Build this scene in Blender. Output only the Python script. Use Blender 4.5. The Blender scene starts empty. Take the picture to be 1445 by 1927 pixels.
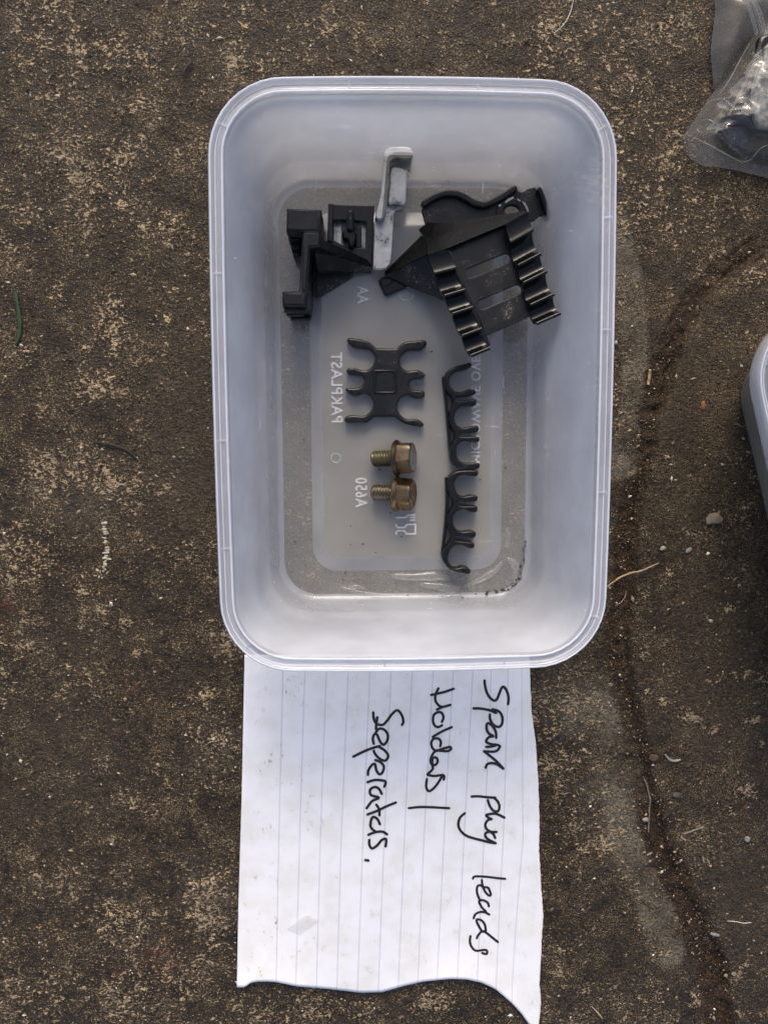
import bpy, bmesh, math, random
import numpy as np
from mathutils import Vector, Matrix, Euler
rng = np.random.default_rng(7)
random.seed(7)
S = bpy.context.scene
COL = S.collection
U = 0.001                                   # everything below is in millimetres, the scene is in metres

# ------------------------------------------------------------------ camera, sky, sun, exposure
CAM_P = np.array([-15.46, -16.40, 268.44])
CAM_R = (-0.0952, -0.0296, -0.0050)
FPX, CX, CY = 1390.0, 722.5, 963.5          # focal length and centre in photograph pixels
cam = bpy.data.cameras.new('camera')
cam.sensor_fit = 'VERTICAL'
cam.sensor_height = 36.0
cam.lens = FPX / 1927.0 * 36.0
cam.clip_start = 0.01
cam.clip_end = 100
camo = bpy.data.objects.new('camera', cam)
COL.objects.link(camo)
camo.location = CAM_P * U
camo.rotation_euler = CAM_R
S.camera = camo

SUN_EL, SUN_AZ = math.radians(36), math.radians(92)     # azimuth measured from +x (photo right) towards +y
world = bpy.data.worlds.new('World')
S.world = world
world.use_nodes = True
wn = world.node_tree.nodes
sky = wn.new('ShaderNodeTexSky')
sky.sky_type = 'NISHITA'
sky.sun_disc = False
sky.sun_elevation = SUN_EL
sky.sun_rotation = math.radians(90) - SUN_AZ
sky.air_density = 0.5
sky.dust_density = 3.0
sky.ozone_density = 0.4
world.node_tree.links.new(sky.outputs[0], wn['Background'].inputs[0])
wn['Background'].inputs[1].default_value = 0.15
sun = bpy.data.lights.new('sun', 'SUN')
sun.energy = 0.5
sun.angle = math.radians(16)
sun.color = (1.0, 0.88, 0.72)
suno = bpy.data.objects.new('sun', sun)
COL.objects.link(suno)
sd = Vector((math.cos(SUN_EL) * math.cos(SUN_AZ), math.cos(SUN_EL) * math.sin(SUN_AZ), math.sin(SUN_EL)))
suno.rotation_euler = sd.to_track_quat('Z', 'Y').to_euler()
suno.location = sd * 2
S.view_settings.view_transform = 'Standard'
S.view_settings.look = 'None'
S.view_settings.gamma = 1
S.view_settings.use_curve_mapping = False
S.view_settings.exposure = 0.93
S.cycles.use_denoising = True
S.cycles.transparent_max_bounces = 24
S.cycles.max_bounces = 12
S.cycles.sample_clamp_indirect = 8

# ------------------------------------------------------------------ helpers
_RM = np.array(Euler(CAM_R, 'XYZ').to_matrix())


def at(px, py, z=0.0):
    """The point at height z (mm) that the photograph shows at pixel (px, py)."""
    d = _RM @ np.array([(px - CX) / FPX, -(py - CY) / FPX, -1.0])
    t = (z - CAM_P[2]) / d[2]
    return CAM_P + t * d


def ats(pts, z):
    return [tuple(at(p[0], p[1], z)[:2]) for p in pts]


class MB:
    """Collects faces in millimetres and links them as one mesh object."""

    def __init__(self):
        self.v, self.f, self.m = [], [], []

    def add(self, vs, fs, mi=0):
        o = len(self.v)
        self.v += [tuple(p) for p in vs]
        self.f += [tuple(i + o for i in f) for f in fs]
        self.m += [mi] * len(fs)

    def build(self, name, mats, parent=None, angle=35, kind=None):
        me = bpy.data.meshes.new(name)
        org = ORG.get(parent.name, np.zeros(3)) if parent else np.zeros(3)
        v = (np.array(self.v, dtype=float).reshape(-1, 3) - org) * U
        me.from_pydata(v.tolist(), [], self.f)
        mats = mats if isinstance(mats, (list, tuple)) else [mats]
        for m in mats:
            me.materials.append(m)
        if len(mats) > 1:
            me.polygons.foreach_set('material_index', self.m)
        me.validate()
        bm = bmesh.new()
        bm.from_mesh(me)
        bmesh.ops.recalc_face_normals(bm, faces=bm.faces)
        bm.to_mesh(me)
        bm.free()
        me.polygons.foreach_set('use_smooth', [True] * len(me.polygons))
        me.set_sharp_from_angle(angle=math.radians(angle))
        o = bpy.data.objects.new(name, me)
        COL.objects.link(o)
        if parent:
            o.parent = parent
            ORG[o.name] = org
        if kind:
            o['kind'] = kind
        return o


ORG = {}


def thing(name, label, cat, loc=(0, 0, 0), group=None):
    o = bpy.data.objects.new(name, None)
    COL.objects.link(o)
    o.empty_display_size = 0.01
    o.location = np.array(loc) * U
    ORG[o.name] = np.array(loc, dtype=float)
    return tag(o, label, cat, group)


def tag(o, label, cat, group=None):
    o['label'] = label
    o['category'] = cat
    if group:
        o['group'] = group
    return o


def smooth(pts, n=4, closed=True):
    """Catmull-Rom through the points."""
    P = np.array(pts, dtype=float)
    N = len(P)
    out = []
    for i in range(N if closed else N - 1):
        g = lambda k: P[k % N] if closed else P[min(max(k, 0), N - 1)]
        a, b, c, d = g(i - 1), g(i), g(i + 1), g(i + 2)
        for k in range(n):
            t = k / n
            out.append(0.5 * (2 * b + (c - a) * t + (2 * a - 5 * b + 4 * c - d) * t * t + (3 * b - a - 3 * c + d) * t ** 3))
    if not closed:
        out.append(P[-1])
    return [tuple(p) for p in out]


def fill(mb, polys, z0, z1, bev=0.3, mi=0, res=2):
    """A solid with outline polys (mm, holes allowed) from z0 to z1 with rounded edges."""
    cu = bpy.data.curves.new('outline', 'CURVE')
    cu.dimensions = '2D'
    cu.fill_mode = 'BOTH'
    for poly in polys:
        sp = cu.splines.new('POLY')
        sp.points.add(len(poly) - 1)
        for p, q in zip(sp.points, poly):
            p.co = (q[0], q[1], 0, 1)
        sp.use_cyclic_u = True
    bev = min(bev, (z1 - z0) * 0.45)
    cu.extrude = (z1 - z0) / 2 - bev
    cu.bevel_depth = bev
    cu.bevel_resolution = res
    cu.offset = -bev
    ob = bpy.data.objects.new('outline', cu)
    COL.objects.link(ob)
    dg = bpy.context.evaluated_depsgraph_get()
    me = bpy.data.meshes.new_from_object(ob.evaluated_get(dg))
    zm = (z0 + z1) / 2
    mb.add([(v.co.x, v.co.y, v.co.z + zm) for v in me.vertices], [tuple(p.vertices) for p in me.polygons], mi)
    bpy.data.objects.remove(ob)
    bpy.data.curves.remove(cu)
    bpy.data.meshes.remove(me)


def slab(mb, tops, z0, mi=0, thick=None):
    """A solid whose top is a polygon of (px, py, z) and whose walls drop to z0, or a shell of the given thickness."""
    T = [tuple(at(*p)) for p in tops]
    n = len(T)
    B = [(p[0], p[1], max(z0, p[2] - thick) if thick else z0) for p in T]
    fs = [tuple(range(n)), tuple(range(2 * n - 1, n - 1, -1))]
    fs += [(i, i + n, (i + 1) % n + n, (i + 1) % n) for i in range(n)]
    mb.add(T + B, fs, mi)


def zoom(ox, oy, s):
    return lambda pts: [(ox + p[0] / s, oy + p[1] / s) + tuple(p[2:]) for p in pts]


def tube(mb, pts, r, n=8, mi=0, flat=1.0, taper=None):
    P = np.array(pts, dtype=float)
    rings = []
    for i in range(len(P)):
        t = P[min(i + 1, len(P) - 1)] - P[max(i - 1, 0)]
        t /= np.linalg.norm(t) + 1e-9
        up = np.array([0, 0, 1.0])
        if abs(t[2]) > .95:
            up = np.array([1.0, 0, 0])
        a = np.cross(t, up)
        a /= np.linalg.norm(a)
        b = np.cross(a, t)
        rr = r * (taper[i] if taper is not None else 1)
        rings.append([P[i] + rr * (math.cos(k) * a + flat * math.sin(k) * b) for k in np.linspace(0, 2 * math.pi, n, endpoint=False)])
    vs = [p for q in rings for p in q]
    fs = [(i * n + k, i * n + (k + 1) % n, (i + 1) * n + (k + 1) % n, (i + 1) * n + k) for i in range(len(P) - 1) for k in range(n)]
    fs += [tuple(range(n - 1, -1, -1)), tuple((len(P) - 1) * n + k for k in range(n))]
    mb.add(vs, fs, mi)


def ribbon(mb, pts, hw, mi=0):
    """A flat stroke through 3-D points (mm) with round ends."""
    P = np.array(pts, dtype=float)
    vs, fs = [], []
    for i in range(len(P)):
        t = P[min(i + 1, len(P) - 1)] - P[max(i - 1, 0)]
        t /= np.linalg.norm(t) + 1e-9
        a = np.array([-t[1], t[0], 0])
        vs += [P[i] + a * hw, P[i] - a * hw]
        if i:
            fs.append((2 * i - 2, 2 * i - 1, 2 * i + 1, 2 * i))
    mb.add(vs, fs, mi)
    for k, e in ((0, P[0]), (1, P[-1])):
        mb.add([e + hw * np.array([math.cos(a), math.sin(a), 0]) for a in np.linspace(0, 2 * math.pi, 10, endpoint=False)], [tuple(range(10))], mi)


def vnoise(x, y, scale, seed, octaves=4, rough=0.5, ridged=False):
    """Smooth value noise on arrays of mm coordinates; about -1..1."""
    out = np.zeros_like(x)
    amp, tot = 1.0, 0.0
    for o in range(octaves):
        r = np.random.default_rng(seed * 31 + o)
        T = r.uniform(-1, 1, (256, 256))
        fx, fy = x / scale + 97.3 * o, y / scale + 31.7 * o
        ix, iy = np.floor(fx).astype(int), np.floor(fy).astype(int)
        u, v = fx - ix, fy - iy
        u, v = u * u * (3 - 2 * u), v * v * (3 - 2 * v)
        g = lambda a, b: T[(ix + a) % 256, (iy + b) % 256]
        n = (g(0, 0) * (1 - u) + g(1, 0) * u) * (1 - v) + (g(0, 1) * (1 - u) + g(1, 1) * u) * v
        if ridged:
            n = 1 - 2 * np.abs(n)
        out += amp * n
        tot += amp
        amp *= rough
        scale *= 0.5
    return out / tot


def contour(strokes, step=0.18, k=0.5):
    """Outline polygons (mm) of a smooth union of strokes [(points, half width)]."""
    allp = np.array([p for s, w in strokes for p in s])
    pad = max(w for s, w in strokes) + 1
    x0, y0 = allp.min(0) - pad
    x1, y1 = allp.max(0) + pad
    X, Y = np.meshgrid(np.arange(x0, x1, step), np.arange(y0, y1, step), indexing='ij')
    D = np.full(X.shape, 1e3)
    for s, w in strokes:
        d = np.full(X.shape, 1e3)
        for a, b in zip(s[:-1], s[1:]):
            ax, ay = a
            bx, by = b[0] - ax, b[1] - ay
            t = np.clip(((X - ax) * bx + (Y - ay) * by) / (bx * bx + by * by + 1e-9), 0, 1)
            d = np.minimum(d, np.hypot(X - ax - t * bx, Y - ay - t * by))
        d -= w
        h = np.clip(0.5 + 0.5 * (D - d) / k, 0, 1)
        D = D * (1 - h) + d * h - k * h * (1 - h)
    nx, ny = D.shape
    segs = {}

    def ept(i, j, e):
        A, B = {0: ((i, j), (i + 1, j)), 1: ((i + 1, j), (i + 1, j + 1)), 2: ((i, j + 1), (i + 1, j + 1)), 3: ((i, j), (i, j + 1))}[e]
        return (A, B)
    table = {1: [(3, 0)], 2: [(0, 1)], 3: [(3, 1)], 4: [(1, 2)], 5: [(3, 2), (1, 0)], 6: [(0, 2)], 7: [(3, 2)],
             8: [(2, 3)], 9: [(2, 0)], 10: [(0, 3), (2, 1)], 11: [(2, 1)], 12: [(1, 3)], 13: [(1, 0)], 14: [(0, 3)]}
    ins = D < 0
    code = ins[:-1, :-1] * 1 + ins[1:, :-1] * 2 + ins[1:, 1:] * 4 + ins[:-1, 1:] * 8
    for i, j in zip(*np.nonzero((code > 0) & (code < 15))):
        for a, b in table[int(code[i, j])]:
            segs[ept(i, j, a)] = ept(i, j, b)
    polys = []
    while segs:
        st, cur = segs.popitem()
        loop = [st]
        while cur != st and cur in segs:
            loop.append(cur)
            cur = segs.pop(cur)
        pts = []
        for A, B in loop:
            da, db = D[A], D[B]
            t = da / (da - db)
            pts.append((x0 + step * (A[0] + t * (B[0] - A[0])), y0 + step * (A[1] + t * (B[1] - A[1]))))
        if len(pts) > 8:
            Q = np.array(pts)
            for _ in range(2):
                Q = 0.5 * Q + 0.25 * (np.roll(Q, 1, 0) + np.roll(Q, -1, 0))
            polys.append([tuple(q) for q in Q[::2]])
    return polys


# ------------------------------------------------------------------ materials
def mat(name):
    m = bpy.data.materials.new(name)
    m.use_nodes = True
    nt = m.node_tree
    nt.nodes.clear()
    out = nt.nodes.new('ShaderNodeOutputMaterial')
    return m, nt, out


class G:
    """Short hand for node graphs."""

    def __init__(self, nt):
        self.nt = nt

    def node(self, t, **kw):
        n = self.nt.nodes.new('ShaderNode' + t)
        for k, v in kw.items():
            setattr(n, k, v)
        return n

    def put(self, sock, v):
        if hasattr(v, 'links') or isinstance(v, bpy.types.NodeSocket):
            self.nt.links.new(v, sock)
        else:
            sock.default_value = v

    def noise(self, vec, scale, detail=4, rough=0.5, dist=0.0):
        n = self.node('TexNoise')
        self.put(n.inputs['Vector'], vec)
        n.inputs['Scale'].default_value = scale
        n.inputs['Detail'].default_value = detail
        n.inputs['Roughness'].default_value = rough
        n.inputs['Distortion'].default_value = dist
        return n.outputs[0]

    def ramp(self, v, a, b, lo=0.0, hi=1.0):
        n = self.node('MapRange', interpolation_type='SMOOTHSTEP')
        self.put(n.inputs['Value'], v)
        for k, q in (('From Min', a), ('From Max', b), ('To Min', lo), ('To Max', hi)):
            self.put(n.inputs[k], q)
        return n.outputs[0]

    def math(self, op, a, b=0.0, c=0.0):
        n = self.node('Math', operation=op)
        self.put(n.inputs[0], a)
        self.put(n.inputs[1], b)
        self.put(n.inputs[2], c)
        return n.outputs[0]

    def mix(self, f, a, b):
        n = self.node('Mix', data_type='RGBA')
        self.put(n.inputs[0], f)
        self.put(n.inputs[6], a)
        self.put(n.inputs[7], b)
        return n.outputs[2]

    def shade(self, f, a, b):
        n = self.node('MixShader')
        self.put(n.inputs[0], f)
        self.nt.links.new(a, n.inputs[1])
        self.nt.links.new(b, n.inputs[2])
        return n.outputs[0]

    def bump(self, h, strength, dist, normal=None):
        n = self.node('Bump')
        self.put(n.inputs['Height'], h)
        n.inputs['Strength'].default_value = strength
        n.inputs['Distance'].default_value = dist
        if normal is not None:
            self.put(n.inputs['Normal'], normal)
        return n.outputs[0]

    def obj(self):
        return self.node('TexCoord').outputs['Object']

    def scaled(self, vec, s):
        n = self.node('Mapping')
        self.put(n.inputs['Vector'], vec)
        n.inputs['Scale'].default_value = s
        return n.outputs[0]


def rgb(r, g, b):
    return (r, g, b, 1.0)


def principled(g, color, rough=0.5, metal=0.0, normal=None, spec=0.5):
    p = g.node('BsdfPrincipled')
    g.put(p.inputs['Base Color'], color)
    g.put(p.inputs['Roughness'], rough)
    g.put(p.inputs['Metallic'], metal)
    g.put(p.inputs['Specular IOR Level'], spec)
    if normal is not None:
        g.put(p.inputs['Normal'], normal)
    return p.outputs[0]


def simple(name, color, rough=0.5, metal=0.0, var=0.25, scale=300, bump=0.1, bd=0.0002, spec=0.5):
    m, nt, out = mat(name)
    g = G(nt)
    c = g.obj()
    n = g.noise(c, scale, 5, .6)
    col = g.mix(g.ramp(n, .3, .7), rgb(*[x * (1 - var) for x in color]), rgb(*[min(1, x * (1 + var)) for x in color]))
    nt.links.new(principled(g, col, rough, metal, g.bump(n, bump, bd), spec), out.inputs[0])
    return m


def plastic_clear(name, haze, rough=0.13, tint=(0.85, 0.875, 0.915), blur=0.0, fine=.02, through=.36, clarity=.93, thin=None, scratch=.34):
    """Milky translucent plastic: some light goes straight through, the rest scatters in it, plus a glossy skin."""
    m, nt, out = mat(name)
    g = G(nt)
    c = g.obj()
    n1 = g.noise(c, 45, 3, .5)
    n2 = g.noise(g.scaled(c, (1, 1, 1)), 900, 3, .6)
    geo = g.node('NewGeometry')
    wav = g.noise(c, 110, 2, .5)
    nrm = g.bump(g.math('ADD', g.math('MULTIPLY', wav, .7), g.math('MULTIPLY', n2, fine)), .35, .0010)
    clear = g.node('BsdfTransparent')
    clear.inputs[0].default_value = (clarity, clarity, clarity * .99, 1)
    clear = clear.outputs[0]
    if blur:
        rf = g.node('BsdfRefraction')
        rf.inputs['Color'].default_value = (.93, .93, .92, 1)
        rf.inputs['Roughness'].default_value = .45
        rf.inputs['IOR'].default_value = 1.06
        clear = g.shade(blur, clear, rf.outputs[0])
    d = g.node('BsdfDiffuse')
    d.inputs[0].default_value = (*tint, 1)
    t = g.node('BsdfTranslucent')
    t.inputs[0].default_value = (*tint, 1)
    milk = g.shade(through, d.outputs[0], t.outputs[0])
    hz = g.ramp(n1, .25, .75, haze * .84, min(1, haze * 1.14))
    if thin:  # haze lowered towards the base, painting in the wall's shading
        sp_ = g.node('SeparateXYZ')
        nt.links.new(c, sp_.inputs[0])
        hz = g.math('MULTIPLY', hz, g.ramp(sp_.outputs[2], .002, .048, thin, 1.12))
    s1 = g.noise(g.scaled(c, (1, .12, .5)), 520, 3, .6)
    s2 = g.noise(g.scaled(c, (.14, 1, .5)), 480, 3, .6)
    scr = g.math('MULTIPLY', g.ramp(g.math('MAXIMUM', s1, s2), .68, .74), g.ramp(n1, .45, .7))
    hz = g.math('MULTIPLY_ADD', scr, scratch, hz)
    body = g.shade(hz, clear, milk)
    gl = g.node('BsdfGlossy')
    gl.inputs['Color'].default_value = (1, 1, 1, 1)
    g.put(gl.inputs['Roughness'], g.ramp(n1, .3, .7, rough * .8, rough * 1.4))
    g.put(gl.inputs['Normal'], nrm)
    dp = g.node('VectorMath', operation='DOT_PRODUCT')          # reflectance of a plastic skin, the same from both sides
    g.put(dp.inputs[0], nrm)
    nt.links.new(geo.outputs['Incoming'], dp.inputs[1])
    k = g.math('SUBTRACT', 1.0, g.math('ABSOLUTE', dp.outputs['Value']))
    fr = g.math('MULTIPLY_ADD', g.math('POWER', k, 5.0), .55, .038)
    nt.links.new(g.shade(fr, body, gl.outputs[0]), out.inputs[0])
    return m


M_WALL = plastic_clear('tub_wall', .44, thin=.66)  # light gradient put into the haze, paler towards the rim
M_WALL_SHADED = plastic_clear('second_tub_wall_shaded', .80, tint=(.24, .24, .215), scratch=0, fine=0)  # wall plastic with its shade put into a dark tint
M_RIM = plastic_clear('tub_rim', .36, rough=.10, fine=.004)
M_RING = plastic_clear('tub_base_ring', .15, rough=.10, tint=(.91, .885, .81), through=.30)
M_PANEL = plastic_clear('tub_base_panel', .225, rough=.16, tint=(.91, .885, .81), through=.30, blur=.5)
M_STEP = plastic_clear('tub_base_step', .32, rough=.12, through=.45, tint=(.86, .87, .88))
M_GLINT = plastic_clear('glint_plastic', .10, rough=.09, tint=(.95, .94, .90), scratch=0)  # for the ridges added to catch glints on the floor
M_LIP_SHINE = plastic_clear('tub_lip_shine', .72, rough=.12, tint=(.90, .92, .96))  # whiter haze standing in for the shine along the rim
M_TEXT = plastic_clear('raised_print', .8, rough=.3, tint=(.92, .92, .90))
M_FILM = plastic_clear('bag_film', .08, rough=.09, tint=(.62, .60, .54))
M_SLIVER = plastic_clear('sliver', .10, rough=.05, tint=(.96, .96, .96), clarity=.985)
M_CREASE_SHINE = plastic_clear('film_crease_shine', .16, rough=.10, tint=(.85, .84, .80), scratch=0)  # paler film, fold highlights put into the colour
M_SMOKE = plastic_clear('smoky_film', .55, rough=.2, tint=(.17, .155, .125))


def black_plastic(name, dust, rough=.34, base=.010):
    m, nt, out = mat(name)
    g = G(nt)
    c = g.obj()
    big = g.noise(c, 130, 4, .6)
    fine = g.noise(c, 1500, 3, .6)
    k = g.math('ADD', fine, g.math('MULTIPLY', g.math('SUBTRACT', big, .5), .9))
    sp = g.ramp(k, .80 - dust * .25, .88 - dust * .22)
    film = g.ramp(big, .38, .8, 0, dust * .8)
    col = g.mix(film, rgb(base, base, base * 1.02), rgb(.046, .041, .032))
    col = g.mix(g.math('MULTIPLY', sp, min(1, dust * 1.3)), col, rgb(.20, .18, .14))
    r = g.ramp(film, 0, .6, rough, min(1, rough + .35))
    nt.links.new(principled(g, col, r, 0, g.bump(g.math('ADD', fine, big), .15, .0002), .34), out.inputs[0])
    return m


M_BLACK = black_plastic('black_plastic', .14, .27, .006)
M_BLACKD = black_plastic('dusty_black_plastic', .62, .36, .009)
M_BLACKG = black_plastic('glossy_black_plastic', .04, .18, .005)
M_GRAYB = black_plastic('worn_black_plastic', .26, .27, .010)


def zinc(name, color, dirt, rough=.42, metal=.85, scale=250):
    m, nt, out = mat(name)
    g = G(nt)
    c = g.obj()
    n = g.noise(c, scale, 5, .65)
    f = g.noise(c, scale * 5, 3, .6)
    pit = g.ramp(g.math('ADD', g.math('MULTIPLY', n, .6), g.math('MULTIPLY', f, .4)), .53, .64)
    col = g.mix(g.ramp(n, .3, .7), rgb(*color), rgb(*[x * .75 for x in color]))
    col = g.mix(g.math('MULTIPLY', pit, dirt), col, rgb(.05, .035, .022))
    nt.links.new(principled(g, col, g.ramp(pit, 0, 1, rough, .8), g.ramp(pit, 0, 1, metal, metal * .4), g.bump(f, .25, .0002)), out.inputs[0])
    return m


M_ZINC = zinc('zinc_plate', (.52, .51, .46), .6, .36, .86)
M_ZINCD = zinc('zinc_edge', (.20, .185, .15), .8, .4, .8)
M_BOLT1 = zinc('brown_bolt', (.10, .076, .048), .95, .34, .9, 420)
M_BOLTT = zinc('bolt_top', (.25, .26, .23), .95, .5, .6, 500)
M_THREAD = zinc('yellow_zinc', (.25, .22, .13), .9, .35, .9, 500)
M_BOLT2 = zinc('bronze_bolt', (.24, .16, .085), .95, .24, .95, 380)
M_THREAD2 = zinc('dull_thread', (.24, .21, .15), .9, .38, .9, 500)
M_INK = simple('black_ink', (.012, .010, .010), .55, var=.3, scale=200)
M_STRAW = simple('straw', (.36, .26, .135), .7)
M_STEM = simple('dark_stem', (.02, .016, .012), .8)
M_GREEN = simple('grass_green', (.016, .048, .010), .55)
M_CHIP = simple('stone_chip', (.17, .14, .10), .8, bump=.5, scale=600)
M_WHITE = simple('pale_stone', (.25, .235, .20), .7, bump=.3, scale=600)
M_CRUMB = simple('dark_crumb', (.015, .012, .010), .8)
M_RUST = simple('orange_seed', (.20, .085, .03), .6)
M_FIBRE = simple('pale_fibre', (.60, .55, .46), .5)

# ground
m, nt, out = mat('ground')
M_GROUND = m
g = G(nt)
c = g.obj()
att = g.node('Attribute', attribute_name='wear')
sep = g.node('SeparateColor')
nt.links.new(att.outputs['Color'], sep.inputs[0])
pale, crust, soil = sep.outputs[0], sep.outputs[1], sep.outputs[2]
rust = att.outputs['Alpha']
cw = g.node('VectorMath', operation='ADD')
nt.links.new(c, cw.inputs[0])
wv = g.node('TexNoise')
nt.links.new(c, wv.inputs['Vector'])
wv.inputs['Scale'].default_value = 160
wv.inputs['Detail'].default_value = 2
sc = g.node('VectorMath', operation='SCALE')
nt.links.new(wv.outputs['Color'], sc.inputs[0])
sc.inputs['Scale'].default_value = .004
nt.links.new(sc.outputs[0], cw.inputs[1])
cw = cw.outputs[0]
nA = g.noise(c, 22, 4, .6)
nB = g.noise(cw, 75, 5, .62)
nC = g.noise(cw, 330, 5, .65)
nD = g.noise(g.scaled(cw, (.75, 1.15, 1)), 950, 3, .62)
nE = g.noise(c, 2100, 2, .6)
vo = g.node('TexVoronoi')
nt.links.new(cw, vo.inputs['Vector'])
vo.inputs['Scale'].default_value = 620
grain = vo.outputs['Distance']
vcol = vo.outputs['Color']
dark = g.mix(g.ramp(nB, .3, .7), rgb(.016, .011, .0068), rgb(.047, .036, .024))
dark = g.mix(g.ramp(nA, .4, .65, 0, .5), dark, rgb(.050, .043, .034))
dark = g.mix(g.ramp(nC, .35, .72, 0, .75), dark, rgb(.098, .075, .050))
mic = g.math('ADD', g.math('MULTIPLY', nD, .6), g.math('MULTIPLY', nE, .4))
dark = g.mix(g.ramp(mic, .38, .52, .9, 0), dark, rgb(.008, .0055, .0035))
soilc = g.mix(g.ramp(mic, .38, .60), rgb(.006, .003, .0012), rgb(.055, .030, .013))
dark = g.mix(g.math('MULTIPLY', soil, .92), dark, soilc)
crustc = g.mix(g.ramp(mic, .36, .60), rgb(.055, .050, .042), rgb(.27, .255, .225))
dark = g.mix(g.math('MULTIPLY', crust, g.ramp(nB, .3, .55, .65, 1.0)), dark, crustc)
tan = g.mix(g.ramp(nE, .38, .60), rgb(.20, .135, .078), rgb(.95, .77, .55))
tan = g.mix(g.ramp(nB, .45, .7), tan, rgb(.52, .45, .36))
f1 = g.math('ADD', g.math('MULTIPLY', nD, .66), g.math('MULTIPLY', nC, .34))
thr = g.math('SUBTRACT', .586, g.math('MULTIPLY', pale, .125))
thr = g.math('SUBTRACT', thr, g.math('MULTIPLY', g.math('SUBTRACT', nB, .5), .27))
thr = g.math('SUBTRACT', thr, g.math('MULTIPLY', g.math('SUBTRACT', nA, .5), .22))
thr = g.math('MULTIPLY_ADD', soil, .085, thr)
spk = g.ramp(f1, thr, g.math('ADD', thr, .042))
col = g.mix(g.math('MULTIPLY', spk, g.ramp(nE, .28, .58, .35, 1.0)), dark, tan)
tiny = g.ramp(g.math('ADD', nE, g.math('MULTIPLY', g.math('SUBTRACT', nB, .5), .3)), .58, .66)
col = g.mix(g.math('MULTIPLY', tiny, g.math('MULTIPLY_ADD', soil, -.55, .75)), col, rgb(.42, .32, .20))
solid = g.ramp(g.math('ADD', pale, g.math('MULTIPLY', g.math('SUBTRACT', mic, .5), 2.6)), .72, 1.05)
col = g.mix(g.math('MULTIPLY', solid, .8), col, g.mix(g.ramp(mic, .38, .60), rgb(.17, .11, .06), rgb(.62, .50, .35)))
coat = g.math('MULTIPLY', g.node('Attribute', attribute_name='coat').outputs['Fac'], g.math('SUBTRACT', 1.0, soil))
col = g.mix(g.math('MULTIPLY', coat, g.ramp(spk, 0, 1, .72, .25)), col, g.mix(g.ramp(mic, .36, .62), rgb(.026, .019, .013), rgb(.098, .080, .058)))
col = g.mix(1.0, col, rgb(.74, .68, .54))
hue = col.node
hue.blend_type = 'MULTIPLY'
col = g.mix(g.math('MULTIPLY', rust, g.ramp(nC, .42, .62, 0, .6)), col, rgb(.11, .022, .010))
hgt = g.math('ADD', g.math('MULTIPLY', nD, .55), g.math('ADD', g.math('MULTIPLY', nE, .28), g.math('MULTIPLY', nC, .55)))
hgt = g.math('ADD', hgt, g.math('MULTIPLY', spk, .18))
nrm = g.bump(hgt, 1.0, .0013)
rgh = g.ramp(nC, .3, .7, .34, .75)
nt.links.new(principled(g, col, rgh, 0, nrm, .22), out.inputs[0])

# paper
m, nt, out = mat('ruled_paper')
M_PAPER = m
g = G(nt)
uv = g.node('TexCoord').outputs['UV']
sx = g.node('SeparateXYZ')
nt.links.new(uv, sx.inputs[0])
u = sx.outputs[0]
c = g.obj()
n1 = g.noise(c, 90, 4, .6)
n2 = g.noise(c, 1300, 3, .6)
n3 = g.noise(g.scaled(c, (1, .45, 1)), 420, 4, .7)
fr = g.math('ABSOLUTE', g.math('SUBTRACT', g.math('FRACT', g.math('ADD', u, .5)), .5))
line = g.ramp(fr, .018, .036, 1.0, 0.0)
ok = g.math('MULTIPLY', g.math('GREATER_THAN', u, -.3), g.math('LESS_THAN', u, 12.4))
line = g.math('MULTIPLY', g.math('MULTIPLY', line, ok), g.ramp(n1, .2, .7, .55, .95))
col = g.mix(g.ramp(n1, .35, .7), rgb(.80, .80, .80), rgb(.72, .72, .68))
col = g.mix(line, col, rgb(.52, .53, .60))
near = g.ramp(g.math('ABSOLUTE', g.math('SUBTRACT', u, .2)), .12, 2.2, 1.0, .25)
spot = g.math('MULTIPLY', g.ramp(g.math('ADD', g.math('MULTIPLY', n3, .7), g.math('MULTIPLY', n2, .3)), .575, .64), g.ramp(n1, .40, .60))
col = g.mix(g.math('MULTIPLY', g.math('MULTIPLY', spot, near), .75), col, rgb(.16, .13, .09))
nt.links.new(principled(g, col, .75, 0, g.bump(g.math('ADD', n2, n1), .12, .0003), .25), out.inputs[0])

# ------------------------------------------------------------------ ground (one sheet)
def axis(lo, hi, step, far):
    core = np.arange(lo, hi + step / 2, step)
    g_ = np.cumsum(2.0 * 1.35 ** np.arange(22))
    g_ = g_[g_ < far]
    return np.concatenate([(lo - g_)[::-1], core, hi + g_])


gx, gy = axis(-178, 168, .8, 4000), axis(-268, 158, .8, 4000)
GX, GY = np.meshgrid(gx, gy, indexing='ij')
near_ = np.exp(-(np.clip(np.hypot(np.maximum(np.abs(GX) - 200, 0), np.maximum(np.abs(GY + 55) - 250, 0)) / 60, 0, 9)) ** 2)
wxn = GX + 5 * vnoise(GX, GY, 16, 3, 3)
wyn = GY + 5 * vnoise(GX, GY, 16, 4, 3)


def blob(px, py, rx, ry, amt=1.0, ang=0.0):
    p = at(px, py)
    k = 5.2
    ca, sa = math.cos(math.radians(ang)), math.sin(math.radians(ang))
    dx, dy = wxn - p[0], wyn - p[1]
    a, b = dx * ca + dy * sa, -dx * sa + dy * ca
    return amt * np.exp(-((a * k / rx) ** 2 + (b * k / ry) ** 2) ** 1.3)


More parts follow.
